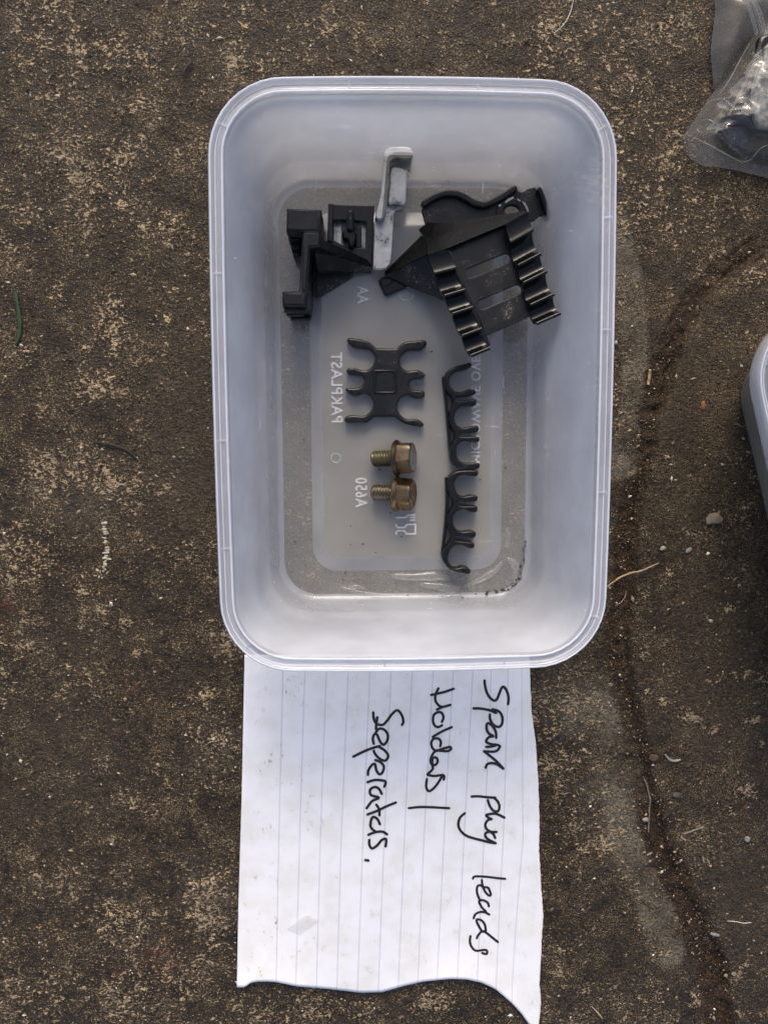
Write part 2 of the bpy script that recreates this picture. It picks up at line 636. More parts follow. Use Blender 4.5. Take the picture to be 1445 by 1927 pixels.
def along(pts, hw, amt=1.0):
    P = np.array([at(*p)[:2] for p in pts])
    d = np.full(GX.shape, 1e3)
    wx_, wy_ = GX + 1.6 * vnoise(GX, GY, 7, 5, 3), GY + 1.6 * vnoise(GX, GY, 7, 6, 3)
    for a, b in zip(P[:-1], P[1:]):
        e = b - a
        t = np.clip(((wx_ - a[0]) * e[0] + (wy_ - a[1]) * e[1]) / (e @ e), 0, 1)
        d = np.minimum(d, np.hypot(wx_ - a[0] - t * e[0], wy_ - a[1] - t * e[1]))
    return amt * np.exp(-(d * 5.2 / hw) ** 7), d


pale = np.zeros(GX.shape)
for b in [(110, 60, 110, 70, .55), (235, 95, 70, 45, .7), (265, 192, 50, 16, .95, 6), (85, 68, 22, 10, .95), (230, 300, 120, 60, .30),
          (205, 570, 34, 26, 1.0), (200, 615, 26, 40, 1.0, 20), (305, 600, 18, 16, .9), (120, 545, 30, 26, .7), (60, 665, 26, 22, .75), (175, 735, 34, 34, .65),
          (80, 890, 150, 50, .42), (150, 900, 70, 40, .6), (260, 925, 90, 36, .62, 20), (60, 1060, 70, 50, .55), (20, 1075, 30, 25, .8), (70, 1010, 100, 30, .5),
          (350, 1030, 60, 40, .35), (395, 1310, 36, 24, .95, 30), (340, 1325, 30, 14, .8), (395, 1405, 50, 50, .55), (415, 1200, 30, 40, .5),
          (390, 1700, 70, 120, .72), (300, 1850, 150, 70, .55), (90, 1830, 120, 80, .40), (210, 1735, 50, 26, .75), (400, 1480, 50, 40, .5),
          (560, 1905, 180, 40, .5), (830, 1890, 60, 40, .6), (960, 1925, 60, 30, .3), (1060, 1400, 60, 120, .55), (1090, 1540, 70, 60, .5),
          (1127, 1582, 22, 16, 1.05), (1087, 1585, 16, 16, .9), (1402, 1482, 24, 20, 1.1, -30), (1378, 1530, 10, 14, .9), (1300, 1010, 28, 8, 1.05, -8),
          (1370, 1147, 18, 12, 1.0, -30), (1400, 1260, 60, 7, 1.0, 4), (1345, 1275, 18, 8, .9), (1430, 1275, 22, 8, .8), (1416, 1355, 26, 12, 1.0, 8), (1300, 1345, 34, 14, .85, -12),
          (1345, 1357, 18, 12, .95), (1242, 1085, 14, 6, 1.0, -55), (1225, 1070, 14, 4, .9, -45), (1205, 1115, 18, 14, .8), (1210, 1225, 20, 10, .8), (1220, 1285, 10, 10, .9), (1240, 1310, 10, 16, .9),
          (1104, 1850, 16, 26, 1.0, 15), (1300, 1880, 14, 20, 1.0), (1400, 1820, 10, 50, .8, -25), (1390, 1905, 24, 12, .95), (1375, 1862, 14, 10, .9),
          (1050, 1773, 40, 7, .8), (1255, 1800, 30, 5, .8, 20), (1208, 1660, 8, 20, .8), (1205, 1730, 10, 12, .9), (1355, 975, 10, 10, .8), (1262, 853, 16, 12, 1.1), (1253, 878, 8, 7, .9),
          (1347, 703, 8, 8, .9), (1367, 712, 8, 12, .95), (1400, 515, 60, 22, .75, -10), (1350, 512, 40, 24, .6, 10), (1140, 330, 90, 90, .34), (1220, 190, 100, 90, .30), (1100, 60, 120, 60, .34),
          (1200, 405, 90, 60, .34), (1400, 400, 60, 60, .28), (1030, 60, 30, 20, .9), (1020, 110, 24, 22, .75), (960, 65, 26, 10, .8), (1280, 60, 50, 70, .3), (1300, 30, 30, 20, .6),
          (600, 60, 140, 50, .32), (760, 50, 120, 40, .25), (450, 30, 70, 40, .35), (350, 60, 30, 20, .5), (480, 100, 60, 26, .4), (40, 1220, 30, 12, .95), (70, 1180, 40, 14, .9, -8), (10, 1218, 10, 14, 1.1),
          (228, 1173, 16, 10, 1.05), (180, 1150, 12, 12, .85), (155, 1112, 12, 10, .9), (270, 1222, 16, 10, .9), (135, 1248, 8, 8, 1.0), (300, 430, 60, 30, .42), (60, 440, 50, 60, .42), (200, 400, 60, 30, .45), (380, 470, 30, 30, .4)]:
    pale = np.maximum(pale, blob(*b))
groove_px = [(1420, 470), (1345, 520), (1300, 570), (1275, 620), (1250, 680), (1232, 740), (1215, 800), (1205, 870), (1190, 930), (1178, 980), (1175, 1060),
             (1168, 1150), (1164, 1250), (1180, 1350), (1198, 1440), (1214, 1520), (1236, 1590), (1276, 1680), (1306, 1740), (1338, 1800), (1350, 1870), (1354, 1940)]
soil, dgr = along(groove_px, 22)
soil = np.maximum(soil, along(groove_px[13:], 34)[0])
edge, _ = along([(x + 20, y) for x, y in groove_px], 9)
crust = np.maximum.reduce([along([(1160, 420), (1185, 560), (1195, 640), (1190, 720), (1180, 800), (1172, 880)], 26, .9)[0], along([(1128, 1330), (1150, 1430), (1176, 1580), (1214, 1660), (1245, 1740), (1262, 1790)], 34, 1.0)[0],
                           blob(1080, 1330, 70, 60, .7), blob(420, 1420, 60, 60, .55), blob(390, 1660, 50, 60, .5), blob(160, 930, 140, 60, .35), blob(1150, 1490, 60, 120, .55)])
crust = crust * np.clip(.62 + .85 * vnoise(GX, GY, 9, 17, 4), .12, 1.15)
rust_ = np.maximum.reduce([blob(2, 1148, 14, 16, 1.3), blob(6, 1185, 10, 14, .7), blob(295, 1805, 40, 34, .7), blob(225, 1825, 18, 12, .9), blob(250, 1290, 36, 22, .35), blob(1040, 25, 20, 16, .5)])
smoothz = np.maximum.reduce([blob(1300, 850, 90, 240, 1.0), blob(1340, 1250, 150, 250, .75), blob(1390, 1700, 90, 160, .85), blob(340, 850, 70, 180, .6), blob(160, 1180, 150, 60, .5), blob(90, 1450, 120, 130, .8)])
pale = np.clip(pale - .35 * smoothz * (pale < .6), -.5, 1.2) - .10 * smoothz
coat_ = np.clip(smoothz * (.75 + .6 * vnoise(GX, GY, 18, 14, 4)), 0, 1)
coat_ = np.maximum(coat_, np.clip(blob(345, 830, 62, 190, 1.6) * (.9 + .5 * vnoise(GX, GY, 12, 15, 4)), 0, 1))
pale = pale * .85 + .22 * vnoise(GX, GY, 42, 12, 5, .6)
H = 1.1 * vnoise(GX, GY, 70, 21, 3) + .45 * vnoise(GX, GY, 14, 22, 4) + .30 * vnoise(GX, GY, 3.2, 23, 3) * (1 - .5 * smoothz) + .10 * vnoise(GX, GY, 1.7, 24, 2)
gxy = np.array([at(*p)[:2] for p in groove_px])[::-1]
side = GX - np.interp(GY + 2.0 * vnoise(GX, GY, 6, 31, 3), gxy[:, 1], gxy[:, 0]) - 4.2 + 1.8 * vnoise(GX, GY, 9, 32, 4)
slab_ = 1 / (1 + np.exp(-np.clip(side / .28, -30, 30))) * np.clip((70 - GY) / 20, 0, 1)
H += 1.9 * slab_ * np.exp(-np.clip(GX - 150, 0, 99) / 30)
H -= .55 * soil * (1 + 2.2 * vnoise(GX, GY, 3, 25, 3)) + 1.1 * edge * np.clip(.5 + 1.6 * vnoise(GX, GY, 12, 33, 3), 0, 1)
H += .30 * np.clip(pale, 0, 1) * (1 - smoothz) + .45 * crust * np.clip(vnoise(GX, GY, 3, 26, 3), -.3, 1)
H -= .9
H = np.where(slab_ > .02, np.minimum(H, 1.4), np.minimum(H, -.05)) * near_ - (1 - near_) * 1.0
nx_, ny_ = GX.shape
verts = np.stack([GX, GY, H], -1).reshape(-1, 3) * U
ii = np.arange(nx_ * ny_).reshape(nx_, ny_)
quads = np.stack([ii[:-1, :-1], ii[1:, :-1], ii[1:, 1:], ii[:-1, 1:]], -1).reshape(-1, 4)
me = bpy.data.meshes.new('ground')
me.vertices.add(len(verts))
me.vertices.foreach_set('co', verts.ravel())
me.loops.add(quads.size)
me.loops.foreach_set('vertex_index', quads.ravel().astype(np.int32))
me.polygons.add(len(quads))
me.polygons.foreach_set('loop_start', np.arange(0, quads.size, 4, dtype=np.int32))
me.polygons.foreach_set('use_smooth', np.ones(len(quads), dtype=bool))
me.update()
me.validate()
ca = me.color_attributes.new('wear', 'FLOAT_COLOR', 'POINT')
ca.data.foreach_set('color', np.stack([pale, np.clip(crust, 0, 1), np.clip(soil, 0, 1), np.clip(rust_, 0, 1)], -1).reshape(-1).astype(np.float32))
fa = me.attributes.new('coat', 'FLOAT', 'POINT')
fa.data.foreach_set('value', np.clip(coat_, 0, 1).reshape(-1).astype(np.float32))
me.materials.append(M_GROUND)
ground = bpy.data.objects.new('ground', me)
COL.objects.link(ground)
ground['kind'] = 'structure'
ground['label'] = 'dark weathered concrete floor with tan speckles and a dirt filled joint'


def gz(x, y):
    i = int(np.clip(np.searchsorted(gx, x), 0, nx_ - 1))
    j = int(np.clip(np.searchsorted(gy, y), 0, ny_ - 1))
    return H[i, j]


# loose grit on the ground: nobody could count it
def grit():
    m, nt, out = mat('grit')
    g = G(nt)
    a = g.node('Attribute', attribute_name='tone')
    nt.links.new(principled(g, a.outputs['Color'], .5, 0, None, .5), out.inputs[0])
    N = 30000
    x = rng.uniform(-165, 155, N * 6)
    y = rng.uniform(-255, 145, N * 6)
    ix = np.clip(np.searchsorted(gx, x), 0, nx_ - 1)
    iy = np.clip(np.searchsorted(gy, y), 0, ny_ - 1)
    w = .10 + .30 * np.clip(pale[ix, iy], 0, 1) + .6 * np.clip(soil[ix, iy], 0, 1) + .12 * np.clip(vnoise(x, y, 20, 41, 3) * 2, 0, 1)
    keep = rng.uniform(0, 1, N * 6) < w
    keep &= ~((np.abs(x) < 46) & (np.abs(y) < 74))
    pq = np.stack([x, y], -1)
    x, y, ix, iy = x[keep][:N], y[keep][:N], ix[keep][:N], iy[keep][:N]
    N = len(x)
    r = .11 + .20 * rng.pareto(3.0, N).clip(0, 3)
    base = np.array([(1, 0, 0), (0, 1, 0), (-1, 0, 0), (0, -1, 0), (0, 0, .8), (0, 0, -.8)], float)
    jit = base[None] * rng.uniform(.55, 1.2, (N, 6, 1))
    an = rng.uniform(0, 6.28, N)
    st = rng.uniform(.5, 2.0, N)
    jx = jit[..., 0] * st[:, None]
    jy = jit[..., 1]
    X = (jx * np.cos(an)[:, None] - jy * np.sin(an)[:, None]) * r[:, None] + x[:, None]
    Y = (jx * np.sin(an)[:, None] + jy * np.cos(an)[:, None]) * r[:, None] + y[:, None]
    Z = jit[..., 2] * r[:, None] + H[ix, iy][:, None] + .04
    v = np.stack([X, Y, Z], -1).reshape(-1, 3) * U
    f = np.array([(0, 1, 4), (1, 2, 4), (2, 3, 4), (3, 0, 4), (1, 0, 5), (2, 1, 5), (3, 2, 5), (0, 3, 5)])
    F = (f[None] + 6 * np.arange(N)[:, None, None]).reshape(-1, 3)
    me = bpy.data.meshes.new('grit')
    me.from_pydata(v.tolist(), [], F.tolist())
    pal = np.array([(.05, .035, .02), (.16, .11, .06), (.34, .25, .14), (.50, .42, .30), (.10, .07, .04), (.62, .58, .50)])
    cc = pal[rng.choice(6, N, p=[.36, .28, .14, .06, .14, .02])] * rng.uniform(.7, 1.2, (N, 1))
    C4 = np.ones((N, 6, 4), np.float32)
    C4[..., :3] = cc[:, None, :]
    me.color_attributes.new('tone', 'FLOAT_COLOR', 'POINT').data.foreach_set('color', C4.ravel())
    me.materials.append(m)
    o = bpy.data.objects.new('grit', me)
    COL.objects.link(o)
    o['kind'] = 'stuff'
    o['label'] = 'loose tan and brown grit scattered over the concrete and in the joint'


grit()

# ------------------------------------------------------------------ plastic tub
def rr(hw, hl, r, n=10, bow=0.0, cx=0.0, cy=0.0):
    """A rounded rectangle loop of fixed point count."""
    pts = []
    r = min(r, hw - .1, hl - .1)
    for q, (sx_, sy_) in enumerate(((1, 1), (-1, 1), (-1, -1), (1, -1))):
        for k in range(n + 1):
            a = math.radians(90 * q + 90 * k / n)
            pts.append((sx_ * (hw - r) + r * math.cos(a), sy_ * (hl - r) + r * math.sin(a)))
        a0 = pts[-1]
        nxt = ((-1, 1), (-1, -1), (1, -1), (1, 1))[q]
        a1 = (nxt[0] * (hw - r) + r * math.cos(math.radians(90 * (q + 1))), nxt[1] * (hl - r) + r * math.sin(math.radians(90 * (q + 1))))
        for k in range(1, 8):
            t = k / 8
            b = bow * 4 * t * (1 - t)
            p = (a0[0] + (a1[0] - a0[0]) * t, a0[1] + (a1[1] - a0[1]) * t)
            nrm_ = ((0, 1), (-1, 0), (0, -1), (1, 0))[q]
            pts.append((p[0] + nrm_[0] * b, p[1] + nrm_[1] * b))
    return [(x + cx, y + cy) for x, y in pts]


def strip(mb, loops, mi=0, cap0=False, cap1=False):
    n = len(loops[0])
    vs = [p for l in loops for p in l]
    fs = [(i * n + k, i * n + (k + 1) % n, (i + 1) * n + (k + 1) % n, (i + 1) * n + k) for i in range(len(loops) - 1) for k in range(n)]
    if cap0:
        fs.append(tuple(range(n))[::-1])
    if cap1:
        fs.append(tuple((len(loops) - 1) * n + k for k in range(n)))
    mb.add(vs, fs, mi)


RW, RL, RR = 58.5, 85.8, 22.0


def tub(root, h, rb=14.0, mw=None):
    L = lambda i, z, dz=0: [(x, y, z) for x, y in rr(RW - i, RL - i, RR - i, bow=.5)]

    def W(t, z, off=0.0):                               # wall loop, t = 0 at the base, 1 under the rim
        hw, hl = 46.2 + (53.75 - 46.2) * t, 74.4 + (81.05 - 74.4) * t
        return [(x, y, z) for x, y in rr(hw + off, hl + off, rb + (17.2 - rb) * t + off, bow=.5 * t)]
    B = lambda hw, hl, r, z, cx=0.0: [(x, y, z) for x, y in rr(hw, hl, r, cx=cx)]
    o = ORG[root.name]
    def bld(mb, *a, **k):
        mb.v = [(p[0] + o[0], p[1] + o[1], p[2] + o[2]) for p in mb.v]
        return mb.build(*a, **k)
    k = h - 50.0
    mb = MB()
    strip(mb, [L(i, z + k) for i, z in ((3.7, 46.6), (1.3, 46.2), (.9, 44.2), (.45, 44.0), (.05, 44.4), (0, 48.4), (.12, 49.2), (.4, 49.75), (.9, 50.0), (1.4, 49.9),
                                       (1.7, 49.4), (2.0, 49.0), (2.8, 48.8), (3.5, 48.95), (3.85, 49.5), (4.15, 49.65), (4.45, 49.5), (4.65, 48.7), (4.75, 47.5))])
    rim = bld(mb, 'rim', M_RIM, root, 60)
    for i, z, r in ((4.15, 49.6, .30), (.75, 49.93, .26), (2.05, 49.0, .16)):  # pale tubes added for the bright lines of light on the rim
        loop = L(i, z + k)
        mb = MB()
        tube(mb, loop + loop[:2], r, 8)
        bld(mb, 'lip_shine', M_LIP_SHINE, rim)
    mb = MB()
    zt = 47.5 + k
    ts = (1.0, .85, .65, .45, .262, .258, .2, .1, .0)
    inner = [W(t - (.02 if t < .26 else 0), 3.4 + (zt - 3.4) * t) for t in ts]
    fil = [(45.95, 74.1, rb - .2, 2.4), (45.5, 73.6, rb - .6, 1.55), (44.9, 73.0, rb - 1.1, 1.05), (44.0, 72.1, rb - 2, .85)]
    inner += [B(*q) for q in fil]
    strip(mb, inner)
    outer = [W(t, 3.2 + (46.6 + k - 3.2) * t, .85) for t in ts] + [B(46.6, 74.8, rb, 1.8), B(46.1, 74.3, rb - .4, .7), B(45.3, 73.5, rb - 1, .22), B(44.0, 72.1, rb - 2, .15)]
    strip(mb, outer)
    wall = bld(mb, 'wall', mw or M_WALL, root, 60)
    mb = MB()
    strip(mb, [B(44.0, 72.1, rb - 2, .85), B(40, 69, rb - 4, .85), B(34.9, 64.0, 9.4, .85, .8), B(34.4, 63.5, 9, .95, .8)])
    strip(mb, [B(44.0, 72.1, rb - 2, .15), B(40, 69, rb - 4, .15), B(34.4, 63.5, 9, .15, .8)])
    bld(mb, 'base_ring', M_RING, root, 60)
    mb = MB()
    strip(mb, [B(34.4, 63.5, 9, .95, .8), B(33.6, 62.5, 8.5, 1.15, .8), B(31.2, 59.2, 7, 2.15, .8), B(30.6, 58.6, 6.6, 2.36, .8), B(30.1, 58.1, 6.2, 2.42, .8)])
    strip(mb, [B(34.4, 63.5, 9, .15, .8), B(33.4, 62.3, 8.5, .45, .8), B(31.0, 59.0, 7, 1.5, .8), B(30.1, 58.1, 6.2, 1.7, .8)])
    bld(mb, 'base_step', M_STEP, root, 60)
    mb = MB()
    strip(mb, [B(30.1, 58.1, 6.2, 2.42, .8), B(24, 52, 4, 2.42, .8)], cap1=True)
    strip(mb, [B(30.1, 58.1, 6.2, 1.70, .8), B(24, 52, 4, 1.70, .8)], cap1=True)
    bld(mb, 'base_panel', M_PANEL, root, 60)
    # little ribs across the lid groove
    per = rr(RW - 2.3, RL - 2.3, RR - 2.3, bow=.5)
    P = np.array(per)
    d = np.r_[0, np.cumsum(np.hypot(*(np.roll(P, -1, 0) - P).T))]
    for s in np.linspace(9, d[-1] - 20, 14):
        i = int(np.searchsorted(d, s)) % len(P)
        a, b = P[i], P[(i + 1) % len(P)]
        t = (b - a) / np.linalg.norm(b - a)
        nrm_ = np.array([t[1], -t[0]])
        t = t * .8
        mb = MB()
        q = [a + nrm_ * 1.25 - t * .35, a + nrm_ * 1.25 + t * .35, a - nrm_ * 1.75 + t * .25, a - nrm_ * 1.75 - t * .25]
        mb.add([(*p, 48.7 + k) for p in q] + [(*p, 49.55 + k) for p in q], [(0, 1, 2, 3), (4, 5, 6, 7), (0, 1, 5, 4), (1, 2, 6, 5), (2, 3, 7, 6), (3, 0, 4, 7)])
        bld(mb, 'rib', M_STEP, rim)
    return root


t1 = thing('plastic_tub', 'open translucent plastic tub holding black plastic holders and two bolts', 'plastic tub', (0, 0, 0), 'translucent plastic tubs on the concrete')
tub(t1, 50.3)


def text(body, px0, px1, py_start, py_end, parent, ztop):
    """Raised lettering seen through the base: it reads up the tub, mirrored."""
    cu = bpy.data.curves.new('lettering', 'FONT')
    cu.body = body
    cu.offset = .012
    cu.space_character = 1.08
    cu.resolution_u = 3
    ob = bpy.data.objects.new('lettering', cu)
    COL.objects.link(ob)
    me = bpy.data.meshes.new_from_object(ob.evaluated_get(bpy.context.evaluated_depsgraph_get()))
    V = np.array([v.co[:2] for v in me.vertices])
    lo, hi = V.min(0), V.max(0)
    a = at(px0, py_start, ztop)[:2]
    b = at(px1, py_end, ztop)[:2]
    W_ = (V - lo) / (hi - lo)
    X = a[0] + W_[:, 1] * (b[0] - a[0])
    Y = a[1] + W_[:, 0] * (b[1] - a[1])
    n = len(V)
    mb = MB()
    faces = [tuple(p.vertices) for p in me.polygons]
    mb.add([(x, y, ztop) for x, y in zip(X, Y)], faces)
    ec = {}
    for f in faces:
        for i in range(len(f)):
            e = (f[i], f[(i + 1) % len(f)])
            ec[tuple(sorted(e))] = ec.get(tuple(sorted(e)), 0) + 1
    side = [(e[0], e[1], e[1] + n, e[0] + n) for e, k in ec.items() if k == 1]
    mb.add([(x, y, ztop) for x, y in zip(X, Y)] + [(x, y, ztop - .2) for x, y in zip(X, Y)], side)
    bpy.data.objects.remove(ob)
    bpy.data.curves.remove(cu)
    bpy.data.meshes.remove(me)
    return mb.build('lettering', M_TEXT, parent)


panel = [o for o in t1.children if o.name.startswith('base_panel')][0]
ZT = 2.60
text('PAKPLAST', 624, 644, 795, 663, panel, ZT)
text('A650', 669, 691, 955, 899, panel, ZT)
text('AA', 673, 693, 571, 538, panel, ZT)
text('MICROWAVE OVEN', 885.5, 904.5, 872, 652, panel, ZT)
Z8 = zoom(730, 940, 18.06)
mb = MB()
for st in ([(290, 615), (590, 615), (690, 525), (915, 525)], [(760, 615), (910, 615)], [(760, 705), (915, 705)],
           [(270, 850), (300, 930), (350, 955), (590, 955), (610, 870), (680, 850), (930, 850), (930, 1170), (620, 1170), (585, 1120), (570, 1065), (330, 1065), (280, 1110), (280, 1180)]):
    q = Z8(st)
    fill(mb, contour([(ats(q, ZT), .30)], .08, .05), ZT - .2, ZT, .05)
mb.build('food_safe_symbol', M_TEXT, panel)
mb = MB()
for px, py, r in ((765, 552, 2.3), (632, 862, 1.6)):
    cc = at(px, py, ZT)
    ring = [(cc[0] + (r + .3) * math.cos(a), cc[1] + (r + .3) * math.sin(a)) for a in np.linspace(0, 6.283, 40, endpoint=False)]
    hole = [(cc[0] + (r - .2) * math.cos(a), cc[1] + (r - .2) * math.sin(a)) for a in np.linspace(0, 6.283, 40, endpoint=False)]
    mb = MB()
    fill(mb, [ring, hole], ZT - .2, ZT - .02, .03)
    mb.build('mould_ring', M_STEP, panel)

# ridges added to the tub floor to make glints of light there
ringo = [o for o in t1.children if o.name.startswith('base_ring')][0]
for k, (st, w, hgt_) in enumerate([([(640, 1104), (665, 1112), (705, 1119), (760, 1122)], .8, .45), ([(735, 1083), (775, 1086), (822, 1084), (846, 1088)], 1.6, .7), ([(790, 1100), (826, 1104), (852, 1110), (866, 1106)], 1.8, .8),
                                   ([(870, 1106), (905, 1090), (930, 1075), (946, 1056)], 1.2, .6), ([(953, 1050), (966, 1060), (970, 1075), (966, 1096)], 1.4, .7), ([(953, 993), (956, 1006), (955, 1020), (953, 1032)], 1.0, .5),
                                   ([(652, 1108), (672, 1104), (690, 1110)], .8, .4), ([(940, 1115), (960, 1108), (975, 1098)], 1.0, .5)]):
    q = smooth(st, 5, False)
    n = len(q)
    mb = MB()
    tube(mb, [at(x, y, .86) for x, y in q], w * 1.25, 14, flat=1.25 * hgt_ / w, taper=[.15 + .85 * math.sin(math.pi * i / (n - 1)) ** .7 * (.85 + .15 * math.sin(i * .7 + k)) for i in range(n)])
    mb.build('glint_ridge', M_GLINT, ringo, 80)

# second tub, its corner in the frame at the right
TH = math.radians(15.7)
X0 = at(1395, 757, 2)
loc = np.array([45.5, -60.0, 0])
off = np.array([X0[0] + loc[0] * math.cos(TH) - loc[1] * math.sin(TH), X0[1] + loc[0] * math.sin(TH) + loc[1] * math.cos(TH), 0])
t2 = thing('plastic_tub', 'corner of another plastic tub at the edge of the photo, beside the dirt joint', 'plastic tub', (0, 0, 0), 'translucent plastic tubs on the concrete')
tub(t2, 38.0, 17.0, M_WALL_SHADED)
off[2] = 1.4
t2.location = off * U
t2.rotation_euler = (0, 0, TH)

# ------------------------------------------------------------------ ruled paper
LINES = {1265: [532.7, 573.8, 614.4, 655.5, 696, 736, 775.5, 815, 852.6, 889.5, 924, 956, 981.6],
         1580: [525, 564, 603, 642, 683, 723, 761, 797.6, 835, 872.6, 910.5, 946.5, 983.7],
         1860: [519.6, 556.5, 595.6, 634, 673, 712, 749.3, 785.6, 821.6, 859.6, 897, 933, 963]}
EDGE_L = ([1120, 1260, 1500, 1700, 1800, 1860], [462, 460, 455, 449, 447, 446])
EDGE_R = ([1120, 1265, 1340, 1400, 1480, 1560, 1600, 1650, 1700, 1722, 1790, 1850, 1890, 1930, 1950], [993, 997, 1000, 1008, 1013, 1015, 1014, 1017, 1020, 1022, 1018, 1015, 1018, 1013, 1012])
EDGE_B = ([446, 462, 470, 485, 505, 520, 560, 620, 680, 720, 760, 800, 850, 880, 910, 935, 960, 985, 1003, 1022],
          [1858, 1858, 1850, 1847, 1847, 1848, 1856, 1861, 1868, 1867, 1856, 1847, 1842, 1843, 1849, 1861, 1883, 1908, 1929, 1948])


def paper_u(px, py):
    ks = sorted(LINES)
    us = []
    for k in ks:
        L_ = LINES[k]
        s0, s1 = L_[1] - L_[0], L_[-1] - L_[-2]
        xs = [L_[0] - 3 * s0] + L_ + [L_[-1] + 3 * s1]
        us.append(np.interp(px, xs, [-3] + list(range(13)) + [15]))
    return float(np.interp(py, ks, us))


def paper_z(px, py):
    yb = np.interp(px, *EDGE_B)
    d = yb - py
    z = .35 + 2.2 * math.exp(-max(d, 0) / 60.0) * (.55 + .45 * math.sin(px / 60.0)) + .5 * (1 + math.sin(px / 85 + py / 140))
    xr = np.interp(py, *EDGE_R)
    z += 1.6 * math.exp(-abs(xr - px) / 26) * min(1, max(0, (py - 1300) / 200))
    if py < 1270:
        z = z * max(0, (py - 1180) / 90) + .25 * (1 - max(0, (py - 1180) / 90))
    return max(z, .2)


NU, NV = 90, 110
mb = MB()
uvs = []
for j in range(NV + 1):
    for i in range(NU + 1):
        s, t = i / NU, j / NV
        x0 = 446 + s * (1020 - 446)
        yb = np.interp(x0, *EDGE_B)
        py = 1232 + t * (yb - 1232)
        xl, xr = np.interp(py, *EDGE_L), np.interp(py, *EDGE_R)
        jag = 1.6 * float(vnoise(np.array([py * 1.0]), np.array([3.0]), 6, 77, 3)[0])
        px = xl + s * (xr + jag - xl)
        p = at(px, py, paper_z(px, py))
        mb.v.append(tuple(p))
        uvs.append((paper_u(px, py), py / 40.0))
for j in range(NV):
    for i in range(NU):
        a = j * (NU + 1) + i
        mb.f.append((a, a + NU + 1, a + NU + 2, a + 1))
        mb.m.append(0)
paper = mb.build('note_paper', M_PAPER)
uvl = paper.data.uv_layers.new(name='UVMap')
for lp in paper.data.loops:
    uvl.data[lp.index].uv = uvs[lp.vertex_index]
sm = paper.modifiers.new('sheet', 'SOLIDIFY')
sm.thickness = .00012
sm.offset = 0
tag(paper, 'torn sheet of ruled white paper with handwriting, tucked under the tub', 'note paper')

